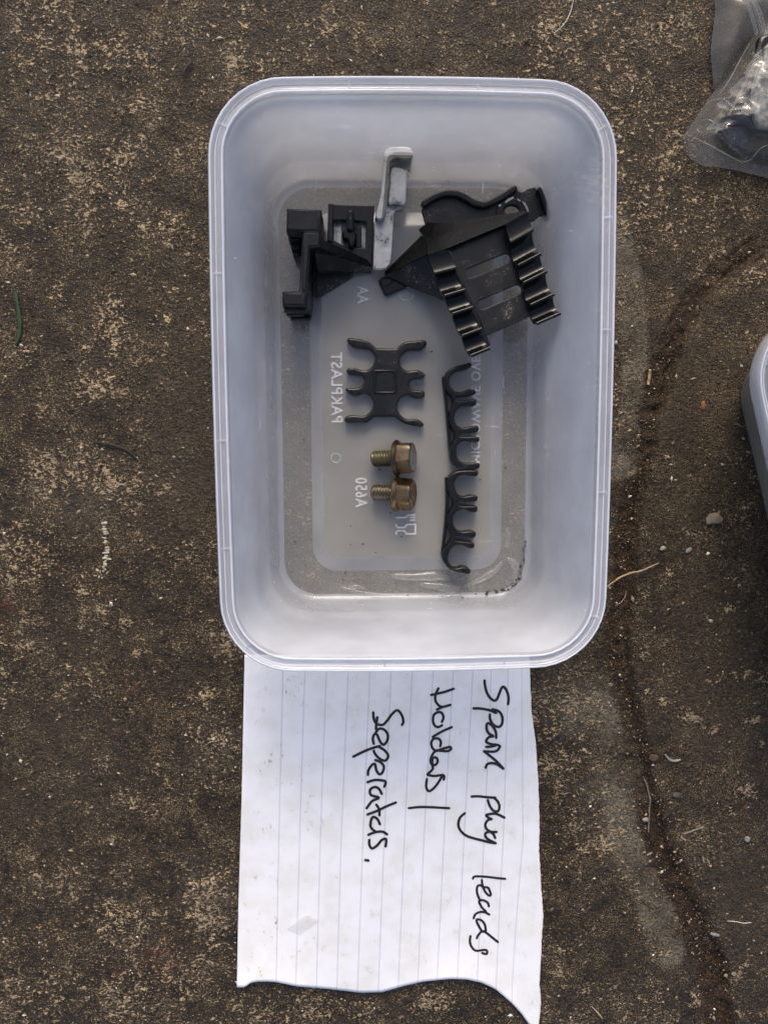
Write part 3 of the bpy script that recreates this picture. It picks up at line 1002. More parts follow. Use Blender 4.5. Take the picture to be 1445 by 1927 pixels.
INKW = {}
H1, H2, H3, H4, H5 = zoom(870, 1270, 9.635), zoom(850, 1480, 12.04), zoom(870, 1630, 10.71), zoom(760, 1280, 7.41), zoom(650, 1320, 6.02)
WORDS = [
    (H1, .50, [[(400, 105), (410, 200), (435, 300), (480, 390), (540, 450), (590, 465), (630, 430), (670, 330), (705, 245), (740, 215), (780, 250), (820, 340), (835, 430), (825, 530)],
               [(200, 608), (300, 608), (400, 622), (500, 645), (610, 690)], [(540, 625), (640, 650), (700, 710), (725, 790), (715, 890), (670, 940), (600, 930), (540, 880), (500, 800), (495, 720)],
               [(610, 1140), (605, 1040), (560, 950), (500, 890), (450, 880), (435, 940), (450, 1020), (500, 1080), (560, 1110), (480, 1130), (430, 1190), (450, 1230), (540, 1260), (640, 1270), (680, 1300)],
               [(430, 1305), (520, 1300), (600, 1280)], [(680, 1300), (640, 1360), (580, 1390), (480, 1390), (390, 1385)], [(390, 1385), (500, 1470), (620, 1570), (740, 1700)],
               [(420, 1680), (450, 1620), (520, 1600), (620, 1620), (740, 1700)]]),
    (H2, .50, [[(450, 228), (600, 222), (760, 240), (980, 255)], [(960, 260), (1030, 330), (1075, 430), (1060, 540), (1000, 565), (920, 530), (850, 420), (815, 310)],
               [(1190, 705), (1090, 655), (980, 615), (860, 625), (780, 650), (820, 700), (900, 740)], [(900, 740), (820, 760), (760, 850), (770, 930), (830, 1000), (920, 1030), (1010, 1030)],
               [(980, 1165), (940, 1080), (870, 1030), (790, 1040), (755, 1090), (780, 1160), (860, 1220), (990, 1285)], [(990, 1285), (850, 1265), (700, 1225), (500, 1175), (350, 1125), (230, 1040), (160, 930), (150, 820), (190, 700), (290, 610)]]),
    (H3, .46, [[(210, 250), (240, 210), (340, 205), (500, 215), (700, 240), (860, 255)], [(390, 280), (400, 370), (430, 420), (520, 440), (570, 570), (530, 590), (460, 520), (410, 420), (350, 385), (300, 410), (290, 500), (310, 590), (340, 660)],
               [(530, 810), (510, 740), (430, 690), (350, 690), (340, 740), (400, 840), (470, 910)], [(540, 975), (450, 930), (350, 925), (260, 970), (225, 1050)],
               [(470, 1300), (450, 1180), (380, 1090), (290, 1075), (300, 1150), (360, 1260), (400, 1310), (470, 1300)], [(290, 1450), (310, 1400), (380, 1325), (460, 1330), (590, 1430), (715, 1530)],
               [(160, 1410), (150, 1500), (170, 1600), (230, 1680), (300, 1705), (400, 1690), (470, 1690), (500, 1720), (480, 1770), (400, 1750)]]),
    (H4, .48, [[(480, 115), (440, 200), (440, 290), (490, 355), (540, 375)], [(690, 120), (560, 165), (380, 205)], [(645, 345), (540, 375), (460, 410)],
               [(530, 580), (550, 520), (530, 460), (480, 445), (420, 480), (405, 550), (420, 620), (470, 655), (530, 630)], [(665, 655), (540, 710), (400, 790)],
               [(505, 920), (515, 860), (480, 815), (410, 820), (380, 880), (400, 950), (450, 980), (560, 950), (640, 930), (655, 960), (600, 990), (450, 985), (390, 1050)],
               [(390, 1050), (370, 1110), (385, 1170), (440, 1180), (470, 1130), (450, 1080), (400, 1090), (395, 1180), (400, 1240), (330, 1310)], [(330, 1320), (420, 1335), (550, 1325), (555, 1385)],
               [(530, 1340), (470, 1440), (400, 1520), (340, 1545), (310, 1480), (320, 1380)]]),
    (H4, .48, [[(70, 1785), (200, 1770), (350, 1770), (630, 1785)]]),
    (H5, .50, [[(315, 125), (320, 190), (350, 250), (420, 265), (470, 220), (530, 140), (590, 100), (640, 160), (655, 230), (640, 265)], [(360, 180), (350, 250), (345, 310)],
               [(345, 350), (380, 310), (440, 320), (480, 380), (470, 450), (430, 490), (390, 450), (360, 380), (330, 370), (310, 420), (320, 480)],
               [(90, 625), (200, 570), (300, 530), (390, 505)], [(390, 520), (450, 560), (485, 620), (450, 670), (390, 650), (340, 600), (320, 560)],
               [(340, 665), (400, 690), (435, 740), (420, 800), (385, 825), (350, 780), (335, 710), (300, 720), (260, 780), (255, 830)], [(250, 915), (330, 890), (420, 895), (455, 915), (440, 965)],
               [(410, 1045), (380, 990), (330, 970), (280, 1000), (290, 1060), (380, 1090), (300, 1130), (240, 1210)], [(570, 1145), (460, 1190), (370, 1235), (250, 1280)], [(350, 1170), (380, 1220), (385, 1290)],
               [(390, 1390), (360, 1330), (310, 1310), (285, 1370), (290, 1430), (340, 1475)], [(260, 1510), (340, 1480), (420, 1475), (470, 1505)],
               [(455, 1640), (460, 1560), (410, 1570), (360, 1630), (300, 1665), (270, 1620), (270, 1570)], [(225, 1797), (260, 1802)]])]
for zf, hw, strokes in WORDS:
    mb = MB()
    for k, st in enumerate(strokes):
        q = smooth(zf(st), 5, False) if len(st) > 2 else zf(st)
        ribbon(mb, [at(x, y, paper_z(x, y) + .22 + .012 * k) for x, y in q], hw)
    mb.build('handwritten_word', M_INK, paper)

# sliver of clear plastic on the paper
mb = MB()
q = [(541, 1749), (575, 1722), (600, 1732), (563, 1760)]
tp = [at(x, y, paper_z(x, y) + z) for (x, y), z in zip(q, (.6, 1.2, .9, .3))]
mb.add(tp + [p - np.array([0, 0, .25]) for p in tp], [(0, 1, 2, 3), (7, 6, 5, 4), (0, 4, 5, 1), (1, 5, 6, 2), (2, 6, 7, 3), (3, 7, 4, 0)])
tag(mb.build('plastic_sliver', M_SLIVER, None, 20), 'tiny clear plastic sliver lying on the ruled paper', 'plastic sliver')

# ------------------------------------------------------------------ left holder with zinc bracket
ZA = zoom(500, 360, 4.817)
hl = thing('lead_holder', 'black holder with a pale zinc bracket clipped to it', 'lead holder', tuple(at(600, 520, 1)))
mb = MB()
HB = 25.0
fill(mb, [ats(ZA([(190, 150), (505, 162), (497, 375), (497, 500), (402, 508), (388, 920), (376, 1045), (150, 1040), (150, 905), (302, 900), (332, 370), (185, 360)]), HB)], 1.2, HB, .95)
mb.build('body', M_BLACK, hl)
mb = MB()
fill(mb, [ats(ZA([(345, 380), (480, 380), (482, 490), (392, 495), (360, 900), (330, 895), (345, 640)]), HB)], HB - .5, HB + .35, .2)
fill(mb, [ats(ZA([(203, 165), (480, 175), (478, 350), (200, 346)]), HB + .35)], HB - .5, HB + .35, .25)
fill(mb, [ats(ZA([(170, 925), (355, 930), (350, 1025), (170, 1022)]), HB)], HB - .5, HB + .3, .2)
mb.build('worn_top', M_GRAYB, hl)
for poly, z1 in (([(203, 372), (322, 372), (320, 450), (208, 450)], 17), ([(228, 452), (322, 452), (318, 530), (232, 530)], 13), ([(245, 532), (318, 532), (316, 592), (248, 590)], 10)):
    mb = MB()
    fill(mb, [ats(ZA(poly), z1)], 1.2, z1, .5)
    mb.build('lug', M_BLACKG, hl)
for x0, x1, z in ((172, 368, 19.0), (192, 350, 12.5), (230, 410, 4.0)):
    mb = MB()
    a0, a1 = at(*ZA([(x0, 1060)])[0], z), at(*ZA([(x1, 1060)])[0], z)
    yb = at(*ZA([(260, 1042)])[0], HB)[1]
    fill(mb, [[(a0[0], yb + 2), (a0[0], yb - 1.3), (a1[0], yb - 1.3), (a1[0], yb + 2)]], z, z + 2.6, .6)
    mb.build('foot_rib', M_BLACKG, hl)
mb = MB()
slab(mb, ZA([(500, 440, 23), (560, 455, 22), (965, 640, 6.5), (965, 692, 6), (700, 590, 15), (500, 512, 23)]), 1.3)
mb.build('sloping_rib', M_BLACK, hl)
mb = MB()
slab(mb, ZA([(440, 515, 18), (960, 690, 6.2), (955, 735, 4.2), (842, 722, 4.4), (470, 708, 12)]), 1.25)
fill(mb, [ats(ZA([(450, 700), (850, 722), (800, 765), (640, 862), (480, 962), (448, 960)]), 4)], 1.2, 4.0, .4)
mb.build('web', M_BLACKD, hl)
mb = MB()
fill(mb, [ats(ZA([(566, 115), (985, 130), (966, 660), (760, 560), (566, 470)]), 8), ats(ZA([(612, 262), (700, 262), (910, 275), (903, 512), (740, 506), (615, 440)]), 8)], 4.6, 8, .35)
fill(mb, [ats(ZA([(566, 115), (612, 118), (606, 470), (560, 452)]), 8)], 1.3, 8.8, .3)
clipplate = mb.build('clip_plate', M_GRAYB, hl)
mb = MB()
fill(mb, [ats(smooth(ZA([(748, 172), (790, 172), (802, 240), (808, 330), (822, 400), (808, 470), (785, 508), (755, 495), (735, 440), (698, 430), (695, 370), (720, 320), (735, 240)]), 3), 11)], 5, 11, .8)
fill(mb, [ats(smooth(ZA([(752, 235), (785, 235), (796, 290), (798, 350), (740, 350), (742, 290)]), 3), 12.5)], 6, 12.5, .7)
fill(mb, [ats(ZA([(822, 320), (868, 322), (868, 512), (815, 508)]), 8)], 3, 8, .3)
mb.build('clip', M_BLACK, hl)
ZB = zoom(380, 120, 3.6125)
br = MB()
fill(br, [ats(ZA([(600, 250), (930, 262), (1010, 300), (1010, 520), (915, 545), (740, 540), (600, 450)]), 4.2), ats(ZA([(690, 300), (845, 318), (865, 330), (862, 505), (790, 512), (690, 470)]), 4.2)], 2.8, 4.2, .2)
fill(br, [ats(smooth(ZB([(1160, 1385), (1168, 1200), (1178, 1040), (1215, 1036), (1262, 945), (1300, 945), (1375, 940), (1382, 960), (1352, 990), (1310, 1020), (1300, 1180), (1288, 1340), (1270, 1375), (1240, 1396), (1180, 1398)]), 3), 12)], 10.3, 12, .5)
bracket = br.build('metal_bracket', M_ZINC, hl)
mb = MB()
fill(mb, [ats(smooth(ZB([(1284, 702), (1375, 706), (1398, 730), (1392, 830), (1384, 955), (1320, 948), (1262, 946), (1272, 830)]), 3), 14.5)], 12.2, 14.5, .6)
mb.build('raised_tab', M_ZINC, bracket)
mb = MB()
fill(mb, [ats(smooth(ZB([(1180, 1042), (1212, 900), (1228, 740), (1236, 620), (1258, 580), (1300, 564), (1420, 570), (1424, 648), (1330, 645), (1290, 656), (1276, 690), (1266, 800), (1258, 945), (1240, 1042)]), 3), 17)], 5, 17, .35)
fl = mb.build('flange', M_ZINC, bracket)
mb = MB()
fill(mb, [ats(smooth(ZB([(1224, 1040), (1238, 900), (1250, 740), (1260, 650), (1285, 610), (1330, 597), (1420, 600), (1422, 645), (1330, 643), (1290, 655), (1274, 690), (1264, 800), (1255, 945), (1240, 1040)]), 3), 17.4)], 16, 17.4, .2)
mb.build('worn_edge', M_ZINCD, fl)

# ------------------------------------------------------------------ right holder with slots and clip rows
ZC = zoom(690, 330, 3.803)
hr = thing('slotted_lead_holder', 'dusty black holder with two slots and rows of scalloped clips', 'lead holder', tuple(at(880, 520, 1)))
ZP = 19.5
mb = MB()


def slot(a, b, w):
    a, b = np.array(a, float), np.array(b, float)
    t = (b - a) / np.linalg.norm(b - a)
    n = np.array([-t[1], t[0]])
    a, b = a + t * w, b - t * w
    pts = [a + w * (math.cos(k) * n - math.sin(k) * t) for k in np.linspace(0, math.pi, 9)] + [b + w * (-math.cos(k) * n + math.sin(k) * t) for k in np.linspace(0, math.pi, 9)]
    return [tuple(p) for p in pts]


fill(mb, [ats(ZC([(560, 520), (1010, 325), (1090, 560), (1225, 985), (860, 1150), (780, 980), (640, 690)]), ZP),
          ats(ZC(slot((705, 713), (1025, 582), 35)), ZP), ats(ZC(slot((797, 936), (1105, 804), 34)), ZP)], ZP - 1.4, ZP, .3)
plate = mb.build('plate', M_BLACKD, hr)
mb = MB()
slab(mb, ZC([(600, 505, ZP + .6), (995, 332, ZP + .6), (1002, 362, ZP + 1.2), (610, 532, ZP + 1.2)]), ZP - 1)
slab(mb, ZC([(838, 1100, ZP + .7), (1205, 950, ZP + .7), (1216, 988, ZP + .7), (856, 1150, ZP + .7)]), ZP - 1)
mb.build('edge_lip', M_GRAYB, plate)


def clip_row(A0, B0, A1, B1, peaks, ztop, depths, name='clip_row'):
    """A scalloped row: A is its inner edge, B its outer edge, 0 the upper end, 1 the lower end."""
    T = []
    Zs = []
    pk = [0.0] + list(peaks)
    for i in range(len(pk) - 1):
        a, b = pk[i], pk[i + 1]
        for k in range(14):
            s = k / 14
            T.append(a + (b - a) * s)
            e = abs(2 * s - 1)
            v = math.sqrt(max(0, 1 - max(0, (e - .0)) ** 2.2)) if e < 1 else 0
            Zs.append(ztop - depths[i] * v)
    T.append(pk[-1])
    Zs.append(ztop)
    A0, B0, A1, B1 = [np.array(at(*ZC([p])[0], ztop)) for p in (A0, B0, A1, B1)]
    vs, fs = [], []
    for t, z in zip(T, Zs):
        a, b = A0 + (A1 - A0) * t, B0 + (B1 - B0) * t
        for p, zz in ((a, z), (b, z), (b, z - 2.0), (a, z - 2.0)):
            vs.append((p[0], p[1], zz))
    n = len(T)
    for i in range(n - 1):
        for k in range(4):
            fs.append((4 * i + k, 4 * i + (k + 1) % 4, 4 * i + 4 + (k + 1) % 4, 4 * i + 4 + k))
    fs += [(3, 2, 1, 0), (4 * n - 4, 4 * n - 3, 4 * n - 2, 4 * n - 1)]
    mb = MB()
    mb.add(vs, fs)
    # rounded ridges where two hollows meet
    for t in pk[1:]:
        a, b = A0 + (A1 - A0) * t, B0 + (B1 - B0) * t
        tube(mb, [(a[0], a[1], ztop - .35), (b[0], b[1], ztop - .35)], .62, 10)
    return mb.build(name, M_BLACKG, hr, 40)


clip_row((990, 350), (1148, 258), (1215, 1060), (1385, 985), [.175, .41, .585, .81, 1.0], 25.0, [.6, 4.2, 3.0, 4.2, 3.8])
clip_row((585, 535), (432, 570), (880, 1235), (745, 1290), [.175, .40, .58, .80, 1.0], 25.0, [.6, 4.2, 3.0, 4.2, 3.8])
for q in ([(985, 350), (1010, 340), (1235, 1045), (1210, 1060)], [(575, 545), (600, 535), (885, 1215), (855, 1225)]):
    mb = MB()
    fill(mb, [ats(ZC(q), ZP + 1)], ZP - 2.5, ZP + 1.0, .3)
    mb.build('side_wall', M_BLACK, hr)
mb = MB()
slab(mb, ZC([(375, 385, 9), (440, 335, 10), (560, 345, 12), (1130, 255, 21), (1150, 265, 23), (1000, 345, 22.5), (600, 512, 21.5), (440, 565, 19), (420, 450, 10)]), 2.6, 0, 1.8)
mb.build('upper_web', M_BLACK, hr)
mb = MB()
slab(mb, ZC([(128, 690, 5), (390, 430, 9), (430, 455, 10.5), (440, 560, 15), (300, 630, 11), (140, 715, 6)]), 2.6)
mb.build('sloping_rib', M_BLACK, hr)
mb = MB()
slab(mb, ZC([(140, 717, 5.6), (300, 632, 9.5), (432, 566, 13), (500, 720, 13), (560, 892, 12), (440, 842, 9), (288, 785, 6.5)]), 2.6, 0, 2.0)
mb.build('lower_web', M_BLACKD, hr)
mb = MB()
fill(mb, [ats(smooth(ZC([(84, 752), (138, 716), (200, 740), (292, 790), (210, 830), (135, 858), (110, 812)]), 2), 4.6)], 2.55, 4.6, .5)
fill(mb, [ats(smooth(ZC([(100, 752), (140, 732), (190, 758), (150, 790), (115, 795)]), 2), 5.2)], 3, 5.2, .4)
mb.build('foot', M_BLACKG, hr)
mb = MB()
OUTL = [(392, 250), (408, 192), (480, 142), (560, 112), (640, 112), (700, 136), (770, 176), (830, 190), (900, 162), (1000, 110), (1064, 76), (1086, 114), (1112, 120), (1160, 92), (1228, 80), (1260, 112), (1290, 200), (1316, 298), (1288, 296), (1240, 285), (1195, 325), (1140, 330), (900, 400), (560, 420), (420, 350)]
hole = [(1040 + 52 * math.cos(a), 255 + 40 * math.sin(a)) for a in np.linspace(0, 6.283, 24, endpoint=False)]
fill(mb, [ats(ZC(OUTL), 9), ats(ZC(hole), 9)], 7.4, 9, .3)
bb = mb.build('bracket', M_BLACKD, hr)
mb = MB()
lip = smooth([(412, 200), (480, 155), (560, 126), (640, 128), (700, 152), (770, 192), (840, 206), (910, 180), (1000, 130), (1058, 92)], 4, False)
st = [tuple(at(*p, 11)[:2]) for p in ZC(lip)]
fill(mb, contour([(st, 1.05)], .2, .1), 8, 11, .5)
lip2 = [(1238, 98), (1262, 150), (1285, 220), (1302, 292)]
fill(mb, contour([([tuple(at(*p, 12)[:2]) for p in ZC(lip2)], .8)], .2, .1), 8, 12, .4)
mb.build('turned_lip', M_BLACK, bb)
mb = MB()
c0 = at(*ZC([(1035, 258)])[0], 9.6)
r_ = [(c0[0] + 5.2 * math.cos(a), c0[1] + 4.4 * math.sin(a)) for a in np.linspace(0, 6.283, 32, endpoint=False)]
h_ = [(c0[0] + 2.9 * math.cos(a), c0[1] + 2.3 * math.sin(a)) for a in np.linspace(0, 6.283, 32, endpoint=False)]
fill(mb, [r_, h_], 8.8, 9.7, .3)
mb.build('washer', M_BLACKG, bb)
mb = MB()
for q in ([(985, 190), (1010, 165), (1050, 150), (1052, 165), (1015, 185), (998, 198)], [(1075, 165), (1100, 178), (1098, 188), (1078, 178)], [(1110, 185), (1130, 190), (1150, 225), (1160, 260), (1145, 262), (1130, 220)], [(940, 212), (962, 205), (960, 220), (945, 226)]):
    fill(mb, [ats(ZC(q), 9.9)], 9.2, 9.9, .1)
mb.build('bare_metal_chip', M_ZINC, bb)

# ------------------------------------------------------------------ separators
ZE = zoom(600, 600, 6.568)
XO = [(345, 265), (375, 236), (430, 236), (570, 262), (630, 290), (680, 330), (712, 356), (780, 360), (945, 363), (980, 345), (1030, 300), (1090, 276), (1190, 268), (1290, 260), (1328, 280), (1330, 320), (1300, 360), (1240, 385), (1160, 382), (1100, 390), (1040, 430), (1005, 490), (1000, 540), (1020, 590), (1060, 625), (1110, 642), (1170, 632), (1220, 628), (1270, 648), (1318, 685), (1312, 715), (1270, 735), (1190, 738), (1140, 765), (1115, 810), (1130, 850), (1170, 875), (1250, 880), (1300, 895), (1312, 930), (1298, 970), (1250, 982), (1180, 970), (1110, 945), (1060, 950), (1010, 980), (980, 1030), (965, 1090), (985, 1150), (1030, 1205), (1090, 1240), (1180, 1235), (1240, 1250), (1290, 1290), (1296, 1315), (1270, 1335), (1210, 1325), (1100, 1305), (1020, 1270), (960, 1222), (925, 1208), (800, 1208), (680, 1210), (650, 1240), (590, 1280), (520, 1286), (430, 1290), (360, 1290), (322, 1268), (318, 1230), (350, 1200), (430, 1188), (520, 1198), (580, 1188), (640, 1140), (670, 1080), (675, 1030), (650, 970), (610, 930), (560, 915), (500, 940), (440, 950), (390, 930), (340, 890), (328, 865), (360, 850), (420, 855), (480, 850), (530, 830), (562, 785), (555, 740), (520, 700), (460, 690), (390, 690), (350, 670), (338, 640), (370, 605), (430, 600), (490, 620), (560, 635), (620, 620), (670, 570), (695, 500), (690, 450), (660, 400), (610, 370), (540, 360), (450, 352), (395, 325)]
sx_ = thing('cross_separator', 'flat black separator with eight curved arms and a square boss', 'separator', tuple(at(725, 718, 2.45)))
mb = MB()
ZX = 6.0
fill(mb, [ats(smooth(ZE(XO), 2), ZX)], 2.5, ZX, .75, res=3)
xb = mb.build('body', M_GRAYB, sx_)
mb = MB()
sq = [(672, 640), (690, 628), (945, 628), (962, 645), (962, 905), (945, 922), (690, 922), (672, 905)]
sqi = [(712, 668), (725, 655), (915, 655), (930, 668), (930, 885), (915, 898), (725, 898), (712, 885)]
fill(mb, [ats(ZE(sq), ZX + .55), ats(ZE(sqi), ZX + .55)], ZX - .3, ZX + .55, .3)
mb.build('square_boss', M_BLACK, sx_)
mb = MB()
for st in ([(790, 680), (855, 680)], [(800, 770), (850, 770)], [(825, 745), (825, 795)], [(785, 830), (855, 840), (785, 875), (855, 885)]):
    fill(mb, contour([(ats(ZE(st), ZX + .2), .16)], .07, .05), ZX - .1, ZX + .2, .05)
mb.build('moulded_mark', M_GRAYB, sx_)
for q in ((435, 285), (440, 640), (400, 890), (1225, 300), (1210, 680), (1215, 915), (1165, 1272), (420, 1240)):
    mb = MB()
    cc = at(*ZE([q])[0], ZX)
    fill(mb, [[(cc[0] + .5 * math.cos(a), cc[1] + .5 * math.sin(a)) for a in np.linspace(0, 6.283, 12, endpoint=False)]], ZX - .2, ZX + .18, .1)
    mb.build('pip', M_BLACK, xb)

ZF, ZG = zoom(800, 660, 6.568), zoom(800, 870, 6.568)
STR = [(ZF, [(540, 145), (565, 150), (575, 180), (560, 205), (510, 228), (440, 240), (380, 260), (330, 300), (303, 350), (300, 400), (318, 450), (355, 490), (400, 508), (450, 505), (500, 490), (540, 478), (590, 475), (622, 490), (622, 525), (595, 548), (520, 558), (440, 568), (395, 575), (385, 592), (390, 608), (420, 615), (520, 605), (600, 600), (632, 612), (635, 650), (610, 680), (560, 685), (510, 680), (450, 688), (400, 725), (370, 775), (358, 820), (365, 870), (395, 915), (440, 945), (490, 952), (530, 940), (580, 928), (640, 930), (665, 950), (660, 990), (620, 1012), (540, 1010), (460, 1012), (430, 1022), (425, 1040), (440, 1058), (520, 1060), (640, 1058), (672, 1075), (670, 1110), (640, 1130), (580, 1128), (520, 1115), (460, 1120), (415, 1155), (390, 1200), (385, 1260), (400, 1320), (440, 1365), (500, 1385), (560, 1385), (620, 1382), (665, 1390), (678, 1420), (668, 1452), (640, 1466), (560, 1462), (470, 1452), (400, 1435), (350, 1400), (320, 1350), (308, 1280), (312, 1220), (335, 1150), (362, 1090), (372, 1040), (350, 990), (318, 930), (300, 860), (300, 790), (315, 730), (335, 670), (345, 620), (330, 570), (295, 530), (262, 470), (245, 400), (245, 330), (262, 270), (300, 225), (360, 198), (450, 172)],
        [(228, 330), (240, 460), (262, 640), (280, 860), (300, 1100), (318, 1330)], 'black comb separator with three open rings, nearer the black slotted holder'),
       (ZG, [(600, 95), (640, 100), (658, 130), (645, 165), (610, 175), (560, 170), (500, 158), (450, 160), (400, 185), (368, 235), (365, 290), (380, 345), (410, 390), (460, 418), (510, 420), (560, 408), (610, 405), (645, 420), (650, 455), (625, 485), (560, 488), (450, 482), (415, 490), (405, 505), (420, 530), (480, 540), (580, 538), (635, 545), (650, 580), (630, 615), (580, 620), (530, 605), (480, 580), (430, 590), (385, 620), (355, 665), (345, 720), (355, 775), (385, 825), (430, 855), (480, 860), (530, 850), (590, 852), (625, 870), (625, 910), (600, 935), (540, 932), (450, 915), (390, 908), (368, 920), (365, 945), (385, 965), (450, 975), (540, 985), (590, 995), (610, 1020), (605, 1055), (570, 1070), (520, 1055), (460, 1025), (400, 1025), (350, 1045), (310, 1090), (288, 1150), (285, 1210), (305, 1265), (345, 1300), (400, 1310), (450, 1295), (510, 1300), (555, 1325), (565, 1355), (545, 1385), (490, 1380), (400, 1360), (320, 1335), (265, 1290), (225, 1230), (210, 1170), (220, 1110), (250, 1055), (290, 1000), (318, 940), (320, 900), (300, 850), (280, 790), (275, 720), (285, 660), (310, 600), (345, 540), (350, 500), (335, 450), (300, 390), (280, 320), (275, 250), (290, 190), (330, 140), (390, 110), (480, 98)],
        [(262, 200), (272, 400), (265, 640), (235, 950), (212, 1140)], 'black comb separator with three open rings, lower one beside the bolts')]
for zf, outl, back, label in STR:
    o = thing('comb_separator', label, 'separator', tuple(at(*zf([(300, 700)])[0], 2.45)), 'comb separators in the tub')
    ZS = 8.0
    mb = MB()
    fill(mb, [ats(smooth(zf(outl), 2), ZS)], 2.5, ZS, .6, res=3)
    mb.build('body', M_BLACK, o)
    mb = MB()
    fill(mb, contour([([tuple(at(*p, 5.5)[:2]) for p in smooth(zf(back), 3, False)], .5)], .12, .1), 2.5, 5.5, .3)
    mb.build('back_rib', M_BLACK, o)

# ------------------------------------------------------------------ bolts
def bolt(px, py, tilt, az, roll, mats, label):
    z0 = 2.45
    p = at(px, py, z0 + 2.9)
    root = thing('flange_bolt', label, 'bolt', (0, 0, 0), 'flange bolts in the tub')

    def rev(prof, n=28, hexa=None):
        vs, fs = [], []
        for x, r in prof:
            for k in range(n):
                a = 2 * math.pi * k / n
                q = r
                vs.append((x, q * math.cos(a), q * math.sin(a)))
        for i in range(len(prof) - 1):
            for k in range(n):
                fs.append((i * n + k, i * n + (k + 1) % n, (i + 1) * n + (k + 1) % n, (i + 1) * n + k))
        fs += [tuple(range(n))[::-1], tuple((len(prof) - 1) * n + k for k in range(n))]
        return vs, fs
    # thread: real helix
    mb = MB()
    n, pitch, length = 24, 1.0, 8.6
    steps = int(length / pitch * n)
    rowv = []
    per = 6
    nx = int(length * per / pitch)
    vs, fs = [], []
    for i in range(nx + 1):
        x = i * pitch / per
        for k in range(n):
            ph = (x / pitch - k / n) % 1.0
            r = 2.45 + .55 * (1 - abs(2 * ph - 1))
            if x < .7:
                r = min(r, 2.2 + x)
            a = 2 * math.pi * k / n
            vs.append((x, r * math.cos(a), r * math.sin(a)))
    for i in range(nx):
        for k in range(n):
            fs.append((i * n + k, i * n + (k + 1) % n, (i + 1) * n + (k + 1) % n, (i + 1) * n + k))
    fs.append(tuple(range(n))[::-1])
    mb.add(vs, fs)
    a = mb.build('thread', mats[1], root, 50)
    mb = MB()
    mb.add(*rev([(8.5, 2.5), (8.5, 5.9), (8.7, 6.3), (9.2, 6.45), (9.6, 6.2), (10.2, 5.6), (10.4, 4.5)]))
    b = mb.build('flange', mats[0], root, 30)
    mb = MB()
    vs, fs = [], []
    R6 = 5.75
    n6 = 48
    for x, s, chamf in ((9.8, 1.0, 9), (14.2, 1.0, 9), (14.9, 1.0, 5.15), (15.05, 1.0, 4.7)):
        for k in range(n6):
            a_ = 2 * math.pi * k / n6
            rh = 4.98 / math.cos(((a_ + math.pi / 6) % (math.pi / 3)) - math.pi / 6)
            rh = min(rh, 5.7)
            rr_ = min(rh, chamf)
            vs.append((x, rr_ * math.cos(a_), rr_ * math.sin(a_)))
    for i in range(3):
        for k in range(n6):
            fs.append((i * n6 + k, i * n6 + (k + 1) % n6, (i + 1) * n6 + (k + 1) % n6, (i + 1) * n6 + k))
    mb.add(vs, fs)
    c_ = mb.build('hex_head', mats[0], root, 25)
    mb = MB()
    vs = [(15.05, 4.7 * math.cos(t), 4.7 * math.sin(t)) for t in np.linspace(0, 6.283, n6, endpoint=False)]
    vs += [(14.75, 3.9 * math.cos(t), 3.9 * math.sin(t)) for t in np.linspace(0, 6.283, n6, endpoint=False)]
    vs += [(14.75, 2.0 * math.cos(t), 2.0 * math.sin(t)) for t in np.linspace(0, 6.283, n6, endpoint=False)]
    vs += [(14.95, 1.6 * math.cos(t), 1.6 * math.sin(t)) for t in np.linspace(0, 6.283, n6, endpoint=False)]
    fs = [(i * n6 + k, i * n6 + (k + 1) % n6, (i + 1) * n6 + (k + 1) % n6, (i + 1) * n6 + k) for i in range(3) for k in range(n6)]
    fs.append(tuple(3 * n6 + k for k in range(n6)))
    mb.add(vs, fs)
    mb.build('head_top', mats[2], c_, 25)
    root.location = p * U
    root.rotation_mode = 'XYZ'
    root.matrix_world = Matrix.Translation(Vector(p * U)) @ Matrix.Rotation(az, 4, 'Z') @ Matrix.Rotation(-tilt, 4, 'Y') @ Matrix.Rotation(roll, 4, 'X')
    return root


bolt(701, 863, math.radians(20), math.radians(1.5), math.radians(8), (M_BOLT1, M_THREAD, M_BOLTT), 'dull brown flange bolt with a grey end, above the shiny one')
bolt(701, 926, math.radians(20), math.radians(-3), math.radians(24), (M_BOLT2, M_THREAD2, M_BOLT2), 'shiny bronze flange bolt below the dull brown one')

# dirt crumbs lying in the tub
mb = MB()
pts = [(668, 1046, .5), (1000, 0, 0)]
cr = [(572, 828), (660, 1025), (683, 1024), (707, 1040), (706, 1049, .9), (712, 1050, 1.2), (718, 1050, 1.0), (724, 1051, .8), (650, 1078), (645, 1091), (666, 1094), (555, 1020), (560, 1045), (575, 1064), (590, 1098), (745, 1098), (640, 1150), (775, 1138), (796, 1140), (808, 1146), (870, 1125), (872, 1148), (895, 1118), (913, 1118), (820, 1155), (838, 1163), (714, 884), (735, 965), (755, 1010), (888, 1012), (903, 903), (951, 881), (660, 990), (767, 1120), (812, 662)]
for q in cr:
    r = .32 * (q[2] if len(q) > 2 else random.uniform(.6, 1.1))
    inside = 607 < q[0] < 926 and 426 < q[1] < 1046
    z = 2.5 if inside else (1.4 if q[1] < 1118 else 5.0)
    p = at(q[0], q[1], z)
    tube(mb, [p + np.array([-r, 0, r * .4]), p + np.array([0, r * .3, r * .7]), p + np.array([r * 1.3, 0, r * .4])], r, 6, taper=[.5, 1, .4])
